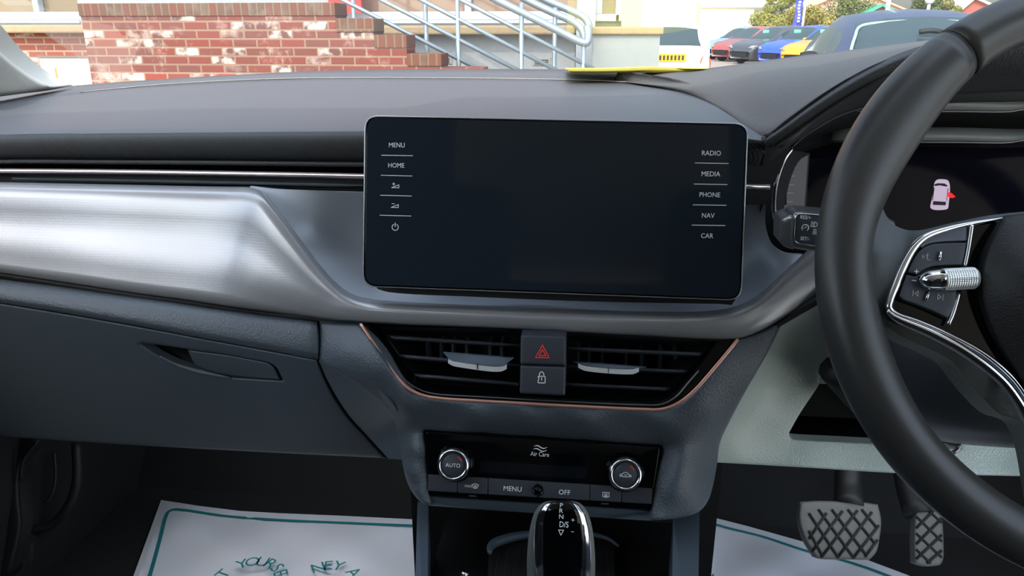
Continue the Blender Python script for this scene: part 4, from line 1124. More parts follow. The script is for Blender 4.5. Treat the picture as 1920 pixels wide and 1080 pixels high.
text('stalk_label', 'RES/+', P(1510.5, 407.5, sd - .0015), SR2, SU, 7 * pm, M_LABEL, st, lift=0, sx=.85)
text('stalk_label', 'SET/-', P(1509.5, 447.5, sd - .0015), SR2, SU, 7 * pm, M_LABEL, st, lift=0, sx=.85)
text('stalk_icon', None, P(1510, 427, sd - .0015), SR2, SU, 13 * pm, M_LABEL, st, lift=0, sym=strokes([arc(0, 0, .5, -50, 230, 18), [(-.15, -.1), (.2, .25)], [(-.5, 0), (-.35, 0)], [(.5, 0), (.35, 0)], [(0, .5), (0, .38)]], .09))
for dx, dy in ((1528, 421), (1532, 435)):
    text('stalk_icon', None, P(dx, dy, sd - .0015), SR2, SU, 11 * pm, M_LABEL, st, lift=0, sym=strokes([[(-.1, .45), (-.1, -.45)], arc(-.1, 0, .5, 90, -90, 8, .45)] + [[(-.7, q), (-.25, q)] for q in (.4, .13, -.13, -.4)], .1))
tube('stalk_shaft', [P(1660, 455, .56), P(1800, 470, .60)], .012, M_BLACK, st, n=1)

sh = empty('steering_column_shroud', P(1950, 700, .60), 'black rounded steering column cover behind and below the wheel spokes', 'column cover')
shd = [[(1600, 560, .62), (1700, 548, .59), (1900, 540, .57), (2200, 540, .57), (2420, 560, .60)],
       [(1600, 640, .61), (1700, 630, .57), (1900, 630, .545), (2200, 630, .545), (2420, 640, .60)],
       [(1618, 715, .605), (1700, 720, .565), (1900, 725, .535), (2200, 725, .535), (2420, 720, .60)],
       [(1640, 765, .605), (1712, 775, .57), (1900, 785, .540), (2200, 785, .540), (2420, 770, .60)],
       [(1660, 790, .612), (1725, 806, .585), (1900, 820, .555), (2200, 820, .555), (2420, 800, .61)],
       [(1680, 806, .63), (1745, 822, .61), (1900, 836, .585), (2200, 838, .585), (2420, 820, .63)],
       [(1690, 812, .67), (1750, 826, .655), (1900, 840, .64), (2200, 842, .64), (2420, 826, .66)]]
loft('lower_shell', shd, mat('shroud_plastic', (50, 54, 58), .45, bump=('noise', 1500, .12)), sh, nv=5, thick=.004)
loft('upper_shell', [[(1640, 470, .66), (1750, 462, .64), (1950, 455, .63), (2300, 455, .63)], [(1620, 520, .62), (1720, 510, .59), (1920, 505, .575), (2300, 505, .575)], [(1600, 562, .62), (1700, 550, .592), (1900, 542, .572), (2300, 542, .572)]], MATS['shroud_plastic'], sh, nv=4, thick=.004)
tube('column_jacket', [P(1560, 690, .60), P(1620, 745, .62), P(1660, 790, .64)], [.012, .016, .012], M_BLACK, sh)
tube('tilt_lever', [P(1798, 832, .60), P(1797, 842, .598), P(1784, 850, .596)], .0016, M_DCHROME, sh, n=2)

# ================================================================== centre console
cn_ = empty('centre_console', P(1050, 1060, .55), 'black centre console with an open tray under the climate unit', 'console')
zt = Z - .335
def PZr(x, y, dz): return PZ(x, y, Z + dz)
# side walls: top faces at dz, run from the stack towards the camera
def wall(name, pts, dzs, m, drop=.35, label=None):
    top = [PZr(x, y, d) for (x, y), d in zip(pts, dzs)]
    return prism(name, top, (0, 0, -drop), m, cn_, label=label)
LW = [P(783, 940, .585), P(803, 946, .585), P(800, 1300, .39), P(772, 1300, .39)]
prism('side_rail', LW, (0, .01, -.30), M_HARD, cn_)
RW = [P(1262, 968, .585), P(1312, 955, .60), P(1306, 1300, .40), P(1258, 1300, .39)]
prism('side_rail', RW, (0, .01, -.30), M_HARD, cn_)
x0 = P(795, 1000, .50).x; x1 = P(1270, 1000, .50).x
box('tray_back', (x0 - .05, .655, Z - .60), (x1 + .06, .665, Z - .33), M_BLACK, cn_)
box('tray_floor', (x0 - .01, .10, Z - .47), (x1 + .02, .66, Z - .462), M_BLACK, cn_)
M_MAT = mat('rubber_tray_mat', (20, 22, 23), .7, bump=('weave', 260, .8))
mt = outline([[(918, 1012), (960, 1000), (1010, 993), (1060, 990), (1110, 994), (1150, 1006)], [(1150, 1006), (1160, 1200)], [(1160, 1200), (905, 1200)], [(905, 1200), (918, 1012)]])
patch('tray_mat', [(x, y + 8) for x, y in mt], -.452, M_MAT, cn_, put=lambda x, y, d: PZr(x, y, d), step=20, thick=.002, back=(0, 0, -1))
tube('tray_lip', [PZr(x, y, -.445) for x, y in ((918, 1038), (922, 1022), (950, 1010), (985, 1003), (1020, 1000), (1070, 999), (1110, 1002), (1140, 1010), (1160, 1024))], [.002, .004, .0045, .004, .0035, .003, .0025, .002, .0012], M_HARD, cn_, seg=8)
tube('socket_pin', [PZr(871, 1078, -.44), PZr(871, 1078, -.45)], .004, M_CHROME, cn_, n=1)
box('stack_box', (P(805, 900, .62).x, .605, Z - .42), (P(1225, 900, .62).x, .66, Z - .29), M_BLACK, cn_)

# ================================================================== gear selector
gs = empty('gear_selector', P(1052, 1120, .42), 'automatic gear selector knob with gloss black top and chrome edges', 'gear selector')
GC = P(1052, 1010, .432)
GN = (CAM - P(1052, 1000, .43)).normalized()
GN = (GN + Vector((0, -.0, .25))).normalized()
# knob frame: long axis runs down in view
GX = Vector((1, 0, 0)); GX = (GX - GN * GX.dot(GN)).normalized(); GY = GN.cross(GX).normalized(); GY = GY if GY.z > 0 else -GY
gp = (putC(1000, 900) - putC(1001, 900)).length * .432 / .555
D0 = (P(1052, 1010, .432) - CAM).dot(FW)
gp = D0 / F_PX
def kpt(dx, dy, h): return P(1052 + dx, 1010 + dy, .432) + GN * h
secs = [(-70, 18, .002), (-66, 34, .008), (-58, 43, .013), (-42, 52, .018), (-15, 59, .022), (20, 63, .024), (60, 64, .024), (110, 60, .021), (160, 50, .016)]
def shell(scale, hoff, hs=1.0, y0=None, n=20, cut=None):
    rows = []
    for (dy, w, h) in secs:
        row = []
        for k in range(n + 1):
            a = math.pi * k / n
            row.append(kpt(-math.cos(a) * w * scale, dy * (1.0 if dy > 0 else (.5 + .5 * scale)) if scale < 1 else dy, h * math.sin(a) ** .8 * hs + hoff))
        rows.append(row)
    ctl = [cr([tuple(p) for p in col], 4) for col in zip(*rows)]
    return [[Vector(p) for p in r] for r in zip(*ctl)]
v, f = grid(shell(1.0, 0.0)); 
def gmesh(name, rows, m, thick=.002, label=None):
    v, f = grid(rows)
    q_ = f[(len(rows) // 2) * (len(rows[0]) - 1) + len(rows[0]) // 2]
    a, b, c = v[q_[0]], v[q_[1]], v[q_[2]]
    if (b - a).cross(c - a).dot(CAM - a) < 0: f = [tuple(reversed(q)) for q in f]
    o = mesh(name, v, f, m, gs, label=label)
    s = o.modifiers.new('thickness', 'SOLIDIFY'); s.thickness = thick; s.offset = -1
    return o
gmesh('knob_body', shell(1.0, 0.0), M_WHEELG, thick=.006)
# chrome loop and gloss top cover follow the body
def top_h(dx, dy):
    ds = [s[0] for s in secs]; k = np.interp(dy, ds, [s[1] for s in secs]); h = np.interp(dy, ds, [s[2] for s in secs])
    q = max(0.0, 1 - (dx / k) ** 2)
    return h * math.sqrt(q) ** .8
def cover(name, out, hoff, m, step=5, rnd=None, label=None, thick=.002):
    return patch(name, out, lambda x, y: -(top_h(x - 1052, y - 1010) + hoff), m, gs, put=lambda x, y, h: P(x, y, .432) + GN * (-h), step=step, thick=thick, rnd=rnd, back=tuple(-GN), label=label)
oc = outline([[(1010, 1180), (1002, 1060), (1001, 1010), (1008, 970), (1022, 948), (1040, 941), (1052, 940), (1064, 941), (1082, 948), (1097, 970), (1106, 1010), (1108, 1060), (1098, 1180)], [(1098, 1180), (1010, 1180)]])
cover('chrome_loop', oc, .0012, M_CHROME, rnd=(6, .003), label='chrome loop round the knob top')
ic_ = outline([[(1026, 1180), (1018, 1060), (1018, 1010), (1022, 975), (1032, 952), (1044, 945), (1052, 944), (1062, 945), (1074, 952), (1086, 975), (1092, 1010), (1091, 1060), (1082, 1180)], [(1082, 1180), (1026, 1180)]])
cover('knob_top', ic_, .0032, M_GLOSS, rnd=(4, .002), label='gloss black top')
def gtxt(name, s, x, y, hpx, sym=None, sx=1.0):
    c = P(x, y, .432) + GN * (top_h(x - 1052, y - 1010) + .0036)
    text(name, s, c, GX, GY, hpx * gp, M_LABEL, gs, lift=.0016, sym=sym, sx=sx)
for s, x, y in (('P', 1052.5, 960), ('R', 1052, 971.5), ('N', 1052, 983)): gtxt('gear_letter', s, x, y, 7.5, sx=1.1)
gtxt('gear_letter', 'D/S', 1057, 998, 10, sx=.8)
gtxt('gear_arrow', None, 1051.5, 1013, 9, sym=strokes([[(-.5, .5), (.5, .5), (0, -.5), (-.5, .5)]], .13))
gtxt('gear_sign', None, 1073, 989, 6, sym=strokes([[(-.4, 0), (.4, 0)], [(0, -.4), (0, .4)]], .15))
gtxt('gear_sign', None, 1072, 1011, 5, sym=strokes([[(-.4, 0), (.4, 0)]], .18))
tube('lever_shaft', [P(1052, 1110, .42), P(1052, 1180, .47) - Vector((0, 0, .10))], .012, M_BLACK, gs, n=1)

# ================================================================== pedals
def pedal(name, label, poly, o, n, arm, grooves, bounds):
    e = empty(name, PL(*arm[0], o, n), label, 'pedal')
    put = lambda x, y, h: PL(x, y, o - n * h, n)
    pad = patch('pedal_pad', poly, 0, M_RUBBER, e, put=put, step=12, thick=.012, rnd=(6, .004), back=tuple(-n))
    M_GR = mat('groove_dark', (30, 26, 24), .8)
    for g in grooves:
        a = put(g[0], g[1], -.0008); b = put(g[2], g[3], -.0008)
        tube('tread_groove', [a, b], .0016, M_GR, pad, n=1, seg=6)
    tube('pedal_arm', [PL(*arm[0], o - n * .008, n), PL(*arm[1], o - n * .02, n), PL(*arm[1], o - n * .02, n) + Vector((0, .05, .16))], [.018, .016, .014], M_BLACK, e, n=4, seg=12)
    return e
pn = Vector((0, -.80, .60)).normalized()
bo = CAM + ray(1575, 995) * .93
bp = outline([[(1500, 941), (1530, 939), (1575, 940), (1620, 942), (1646, 946)], [(1646, 946), (1652, 975), (1649, 1010), (1643, 1035), (1630, 1050)], [(1630, 1050), (1580, 1049), (1540, 1048), (1528, 1044)], [(1528, 1044), (1508, 1010), (1498, 975), (1500, 941)]])
gr = [(1517, 995, 1543, 1043), (1517, 962, 1572, 1045), (1535, 955, 1602, 1047), (1560, 955, 1624, 1040), (1590, 955, 1640, 1018), (1616, 955, 1645, 990),
      (1517, 1010, 1550, 962), (1522, 1035, 1580, 958), (1540, 1045, 1608, 957), (1570, 1046, 1635, 960), (1600, 1046, 1648, 985), (1622, 1044, 1646, 1012)]
pedal('brake_pedal', 'wide black rubber brake pedal with diamond tread above the driver paper mat', bp, bo, pn, ((1592, 950), (1590, 900)), gr, None)
ao = CAM + ray(1740, 1010) * .96
apoly = outline([[(1716, 955), (1740, 952), (1766, 960)], [(1766, 960), (1769, 1010), (1768, 1050), (1762, 1060)], [(1762, 1060), (1735, 1062), (1714, 1056)], [(1714, 1056), (1713, 1010), (1716, 955)]])
gr = [(1718, 968, 1766, 1015), (1718, 1000, 1766, 1045), (1718, 1030, 1745, 1056), (1742, 958, 1766, 980), (1718, 990, 1750, 958), (1718, 1020, 1766, 972), (1718, 1048, 1766, 1003), (1738, 1056, 1766, 1032)]
pedal('accelerator_pedal', 'narrow black rubber accelerator pedal beside the brake pedal', apoly, ao, pn, ((1722, 965), (1700, 890)), gr, None)

# ================================================================== paper floor mats
def pap(poly, name, label, z0, fold):
    e = empty(name, PZr(*poly[0][0], z0), label, 'paper mat', 'protective paper floor mats')
    return e
zf = -.690
pm1 = empty('paper_floor_mat', PZr(520, 1060, zf), 'printed white paper mat with teal border in the passenger footwell', 'paper mat')
def hz(x, y): return zf + .006 * math.sin(x * .03 + 1) * math.sin(y * .05) + .004 * math.sin((x + y) * .02)
pp = [(302, 937.5), (370, 948), (450, 958), (520, 962), (640, 967), (782, 974), (900, 980), (900, 1300), (170, 1300)]
putZ = lambda x, y, d: PZr(x, y, d)
patch('sheet', pp, hz, M_PAPER, pm1, put=putZ, step=18, thick=.0006, back=(0, 0, -1))
def ztube(name, pts, w, parent, hf, m=M_TEAL, closed=False):
    C = cr(pts, 6)
    L, R = [], []
    for i, p in enumerate(C):
        a = PZr(p[0], p[1], hf(p[0], p[1]) + .0016); b = PZr(*C[min(i + 1, len(C) - 1)], hf(*C[min(i + 1, len(C) - 1)]) + .0016)
        c = PZr(*C[max(i - 1, 0)], hf(*C[max(i - 1, 0)]) + .0016)
        d = (b - c).normalized(); s = d.cross(Vector((0, 0, 1))).normalized() * w / 2
        L.append(a - s); R.append(a + s)
    v, f = grid([L, R])
    return mesh(name, v, f, m, parent, smooth=False)
ztube('printed_border', [(250, 1180), (282, 1075), (300, 1010), (311, 968), (316, 959), (326, 955), (345, 956), (420, 967), (510, 974), (640, 980), (790, 986), (880, 990)], .0052, pm1, hz)
def ztext(s, cx, cy, r, a0, da, size, parent, hf):
    """letters set round an arc printed on the sheet; positions measured in metres on the mat"""
    c = PZr(cx, cy, zf)
    for i, ch in enumerate(s):
        if ch == ' ': continue
        a = math.radians(a0 - da * i)
        ctr = c + Vector((math.cos(a) * r, math.sin(a) * r, 0))
        up = Vector((math.cos(a), math.sin(a), 0)); rt = Vector((math.sin(a), -math.cos(a), 0))
        ctr.z = Z + zf + .010
        text('printed_letter', ch, ctr, rt, up, size, M_TEAL, parent, lift=.0, sx=1.0)
ztext('T YOURSELF', 466, 1104, .042, 162, 18.7, .018, pm1, hz)
ztext('NEY A', 611, 1112, .042, 122, 18.7, .018, pm1, hz)
pm2 = empty('paper_floor_mat', PZr(1500, 1070, zf), 'printed white paper mat with teal border under the brake pedal', 'paper mat')
pp = [(1320, 963), (1345, 972), (1400, 986), (1500, 1014), (1600, 1040), (1720, 1085), (1900, 1170), (1900, 1300), (1340, 1300), (1325, 1100), (1318, 1020)]
hz2 = lambda x, y: zf + .006 * math.sin(x * .025) * math.sin(y * .04) + .003
patch('sheet', pp, hz2, M_PAPER, pm2, put=putZ, step=18, thick=.0006, back=(0, 0, -1))
ztube('printed_border', [(1345, 1200), (1336, 1085), (1330, 1050), (1328, 1010), (1332, 986), (1343, 984), (1362, 989), (1430, 1006), (1510, 1032), (1600, 1056), (1680, 1085), (1800, 1140)], .0048, pm2, hz2)

# yellow sheet lying on the cowl
ys = empty('yellow_paper', P(1200, 128, 1.0), 'folded yellow paper lying at the foot of the windscreen', 'paper')
yr = [[(1060, 127.0, 1.10), (1140, 127.0, 1.10), (1200, 125, 1.10), (1225, 124.5, 1.10), (1300, 127, 1.09), (1440, 126.5, 1.06), (1560, 128, 1.0)],
      [(1060, 128.5, .99), (1140, 128.2, .98), (1200, 126.2, .98), (1226, 125.6, .98), (1300, 128.2, .97), (1440, 128, .95), (1560, 129.5, .92)],
      [(1062, 129.5, .945), (1140, 129.2, .945), (1196, 127.4, .945), (1228, 126.8, .945), (1290, 129, .935), (1440, 129, .91), (1560, 130, .89)]]
loft('sheet', yr, M_YELLOW, ys, nv=4, thick=.0008)
loft('turned_down_flap', [yr[2], [(1066, 133, .942), (1140, 133, .942), (1196, 131.5, .942), (1228, 130, .942), (1290, 132, .932), (1440, 132, .908), (1560, 133, .888)], [(1072, 136.5, .945), (1140, 136.5, .945), (1196, 136, .945), (1222, 137, .945), (1290, 136.5, .935), (1440, 135, .91), (1560, 135, .89)]], mat('shaded_yellow', (150, 138, 44), .7), ys, nv=3, thick=.0008, label='olive shaded flap')  # olive colour carries the shade on the yellow paper's flap

# rear-view mirror and sensor housing (above the frame; their shadow falls on the dash)
rm = empty('rear_view_mirror', (.0, .42, Z + .22), 'black rear view mirror and sensor housing on the windscreen', 'mirror')
box('mirror_body', (-.12, .36, Z + .16), (.12, .385, Z + .225), M_BLACK, rm, bevel=.008)
prism('sensor_housing', [Vector((-.24, .42, Z + .24)), Vector((.20, .42, Z + .24)), Vector((.16, .55, Z + .19)), Vector((.03, .63, Z + .16)), Vector((-.16, .63, Z + .16))], (0, 0, -.03), M_BLACK, rm)

# ================================================================== outdoors
M_ASPH = mat('car_park_ground', (150, 138, 126), 0.9, bump=('noise', 30, .3), vary=.15)
g = mesh('ground', [(-60, 2.2, 0), (120, 2.2, 0), (120, 160, 0), (-60, 160, 0)], [(0, 1, 2, 3)], M_ASPH, smooth=False)
tag(g, kind='structure')
g2 = mesh('ground', [(-60, -60, 0), (120, -60, 0), (120, 2.2, 0), (-60, 2.2, 0)], [(0, 1, 2, 3)], mat('bounce_ground', (188, 185, 178), .9, bump=('noise', 30, .3), vary=.1), smooth=False)  # unseen ground round the car, made pale to bounce light into the cabin
tag(g2, kind='structure')

M_BRICK = brick_mat('red_brick', (124, 58, 46), (96, 66, 60), (134, 106, 88), .225, .075, .011, white=.8)
M_COPE = brick_mat('soldier_brick', (106, 62, 46), (88, 70, 54), (112, 92, 72), .075, .32, .010, white=.1)
M_BRICK2 = brick_mat('pale_red_brick', (140, 78, 64), (122, 84, 76), (160, 130, 110), .225, .075, .012, white=.5)
YW = 6.95
bw = empty('brick_wall', P(400, 140, YW), 'sunlit red brick stair wall with white stains, stepping down towards the handrails', 'brick wall')
bw.location.z = 0
def wx(px, Y=YW, py=80): return P(px, py, Y).x
def wz(px, py, Y=YW): return P(px, py, Y).z
top0, dz0 = wz(400, 30.5), .0
steps = [(160, 632, 5.5, 30), (632, 702, 34, 60.5), (702, 762, 65, 90), (762, 826, 100.5, 124)]
for i, (a, b, yt, yb) in enumerate(steps):
    zt_, zb_ = wz((a + b) / 2, yt), wz((a + b) / 2, yb)
    box('coping', (wx(a) - (.0 if i else .01), YW - .012, zb_), (wx(b) + .005, YW + .34, zt_), M_COPE, bw, bevel=.006)
zz = [wz((a + b) / 2, yb) for a, b, yt, yb in steps]
for i, (a, b, yt, yb) in enumerate(steps):
    box('wall_face', (wx(a) + .0, YW, 0.0), (wx(b), YW + .33, zz[i]), M_BRICK, bw)
box('wall_face', (wx(826), YW, 0), (wx(905), YW + .33, wz(860, 127)), M_BRICK, bw)

# building behind
YB = 8.7
bd_ = empty('brick_building', (wx(500, YB), YB, 0), 'brick and render building with white window frames behind the stair handrails', 'building')
M_RENDER = mat('white_render', (150, 155, 158), .85, bump=('noise', 60, .3), vary=.12)
M_FRAME = mat('white_window_frame', (178, 188, 194), .5)
M_STONE = mat('buff_stone', (146, 128, 98), .85, bump=('noise', 40, .4), vary=.15)
M_WIN = mat('dark_window', (120, 98, 84), .08, spec=.8)
M_WIN2 = mat('blind_window', (118, 104, 80), .2)
def bx(x0, x1): return wx(x0, YB), wx(x1, YB)
def bz(y, x=600): return wz(x, y, YB)
xl, xr = wx(-400, YB), wx(1079, YB)
xm_ = wx(400, YB)
box('lower_wall', (xl, YB, 0), (xm_, YB + .3, bz(72, 200)), M_BRICK2, bd_)
box('rendered_wall', (xm_, YB, 0), (xr, YB + .3, bz(64, 800)), M_RENDER, bd_)
box('stone_sill', (xl, YB - .20, bz(62, 100)), (xm_, YB + .3, bz(47, 100)), M_STONE, bd_, bevel=.02)
box('stone_sill', (xm_, YB - .20, bz(65, 850)), (xr, YB + .3, bz(48, 850)), M_STONE, bd_, bevel=.02)
box('soldier_course', (xl, YB - .005, bz(74, 100)), (xm_, YB + .3, bz(62, 100)), M_BRICK2, bd_)
def window(x0, x1, ysill, mull, pane, tag_):
    e = empty('window', (wx((x0 + x1) / 2, YB), YB, bz(ysill)), None, None); e.parent = bd_; e.location = e.location - bd_.location
    zs = bz(ysill, (x0 + x1) / 2); zt2 = zs + 1.5
    a, b = bx(x0, x1)
    box('pane', (a, YB + .10, zs), (b, YB + .12, zt2), pane, e)
    box('bottom_rail', (a, YB + .0, zs), (b, YB + .1, zs + .09), M_FRAME, e, bevel=.01)
    box('sub_sill', (a, YB - .03, zs - .035), (b, YB + .1, zs - .002), M_FRAME, e, bevel=.01)
    for m_ in mull:
        c = wx(m_, YB)
        box('mullion', (c - .035, YB + .0, zs + .08), (c + .035, YB + .1, zt2), M_FRAME, e, bevel=.008)
window(-400, 158, 38, (-130, 79), M_WIN2, 0)
window(640, 1078, 38, (658, 878), M_WIN, 0)
box('upper_wall', (xl, YB, bz(38) + 1.5), (xr, YB + .3, bz(38) + 3.2), M_BRICK2, bd_)
box('pier', (wx(158, YB), YB, bz(48, 300)), (wx(640, YB), YB + .3, bz(38) + 1.5), M_RENDER, bd_)
# little vent covers
for (x, y) in ((830, 112), (1016, 115)):
    v_ = box('air_brick', (wx(x - 17, YB), YB - .012, bz(y + 8, x)), (wx(x + 17, YB), YB, bz(y - 8, x)), mat('vent_grey', (150, 152, 150), .7), bd_, bevel=.004)
    for k in range(3):
        zc = bz(y - 3 + k * 3.5, x)
        box('vent_louvre', (wx(x - 13, YB), YB - .02, zc - .006), (wx(x + 13, YB), YB - .012, zc), M_BLACK, v_)
M_STAIN = mat('stained_white_paint', (226, 222, 205), .8, bump=('noise', 20, .4), vary=.25)
hb_ = empty('meter_box', (wx(124, YB), YB - .06, bz(150, 124)), 'peeling white box with rust stain fixed low on the brick building', 'meter box')
box('box_body', (wx(75, YB), YB - .07, bz(165, 124)), (wx(176, YB), YB, bz(108, 124)), M_STAIN, hb_, bevel=.01)
box('box_lid', (wx(73, YB), YB - .09, bz(108, 124)), (wx(178, YB), YB, bz(104, 124)), mat('lid_dark', (110, 100, 92), .8), hb_)
sx_ = wx(103, YB)
mesh('rust_streak', [(sx_ - .015, YB - .0715, bz(128, 104)), (sx_ + .01, YB - .0715, bz(126, 104)), (sx_ + .02, YB - .0715, bz(165, 104)), (sx_ - .02, YB - .0715, bz(165, 104))], [(0, 1, 2, 3)], mat('rust', (190, 130, 70), .9), hb_, smooth=False)
sgn = empty('red_banner', (wx(655, 8.45), 8.45, 0), 'small red panel behind the top of the brick wall', 'panel')
box('panel', (wx(621, 8.45), 8.45, wz(650, 25, 8.45)), (wx(681, 8.45), 8.5, wz(650, -60, 8.45)), mat('bright_red', (225, 50, 45), .5), sgn)

# entrance block at the corner
en = empty('entrance_block', (wx(1150, 8.1), 8.1, 0), 'pale rendered entrance corner with stone coping and window beside the white car', 'entrance')
YP = 7.9
M_PALE = mat('pale_render', (142, 148, 144), .8, vary=.05)
box('plinth', (wx(1112, YP), YP, 0), (wx(1237, YP), YP + 1.2, wz(1170, 64, YP)), M_PALE, en)
box('coping', (wx(1108, YP), YP - .04, wz(1170, 65, YP)), (wx(1243, YP), YP + 1.24, wz(1170, 50, YP)), M_STONE, en, bevel=.015)
box('side_wall', (wx(1080, 8.4), 8.4, 0), (wx(1115, 8.4), 9.0, wz(1100, -100, 8.4)), mat('shade_side_render', (150, 158, 165), .85), en)  # blue-grey colour puts in the shade of this side
YE = 8.6
box('corner_column', (wx(1163, YE), YE, 0), (wx(1202, YE), YE + .6, wz(1180, -120, YE)), M_PALE, en)
box('window_wall', (wx(1105, YE), YE + .1, wz(1130, 62, YE)), (wx(1170, YE), YE + .4, wz(1130, 40, YE)), M_PALE, en)
box('window_pane', (wx(1098, YE), YE + .12, wz(1130, 40, YE)), (wx(1160, YE), YE + .16, wz(1130, -100, YE)), M_WIN2, en)
for x0_, x1_, y0_, y1_ in ((1098, 1160, 26, 40), (1113, 1127, -100, 26), (1152, 1164, -100, 40)):
    box('window_frame', (wx(x0_, YE), YE + .04, wz(1130, y1_, YE)), (wx(x1_, YE), YE + .13, wz(1130, y0_, YE)), M_FRAME, en, bevel=.008)

# galvanised handrails
M_GALV = mat('galvanised_steel', (140, 154, 162), .38, metal=.55)
def rail(name, label, Yr, bars, posts, loops, r=.024):
    e = empty(name, (wx(960, Yr), Yr, 0), label, 'handrail', 'stair handrails')
    for (x0_, y0_, x1_, y1_, rr) in bars:
        a, b = P(x0_, y0_, Yr), P(x1_, y1_, Yr)
        d = (b - a)
        a2 = a - d * .6
        k = (b.z - 0.9) / max(-d.z, 1e-3) * 0
        b2 = b + d * k
        if y1_ > 120: b2 = b + d * .12
        tube('bar', [a2, b2], rr, M_GALV, e, n=1, seg=12)
    for (x, y0_) in posts:
        a = P(x, y0_, Yr); tube('post', [a, Vector((a.x, a.y, 0.1))], .022, M_GALV, e, n=1, seg=12)
    for lp in loops:
        tube('handrail_tube', [P(x, y, yy) for x, y, yy in lp], .036, M_GALV, e, seg=12, label='thick bent handrail tube')
    return e
rail('handrail', 'near galvanised stair handrail with parallel sloping bars, beside the brick wall', 7.35,
     [(642, 0, 892, 127, .02), (790, 0, 1034, 127, .02), (880, 8, 1105, 125, .02), (715, 0, 962, 127, .02)],
     [(856, -60), (978, 5), (1095, 78)],
     [[(700, -120, 7.35), (932, 0, 7.35), (980, 24, 7.35), (1040, 54, 7.35), (1088, 78, 7.35), (1100, 80, 7.35), (1103, 66, 7.38), (1101, 50, 7.42)], ])
rail('handrail', 'far galvanised stair handrail with looped end, behind the near handrail', 7.65,
     [], [(795, -60), (1041, 14), (658, -60)],
     [[(800, -110, 7.65), (988, 0, 7.65), (1040, 25, 7.65), (1078, 43, 7.65), (1092, 58, 7.63), (1097, 76, 7.6)], [(860, -90, 7.75), (1024, 0, 7.75), (1070, 20, 7.75), (1096, 34, 7.75), (1104, 48, 7.72), (1102, 68, 7.68)]])

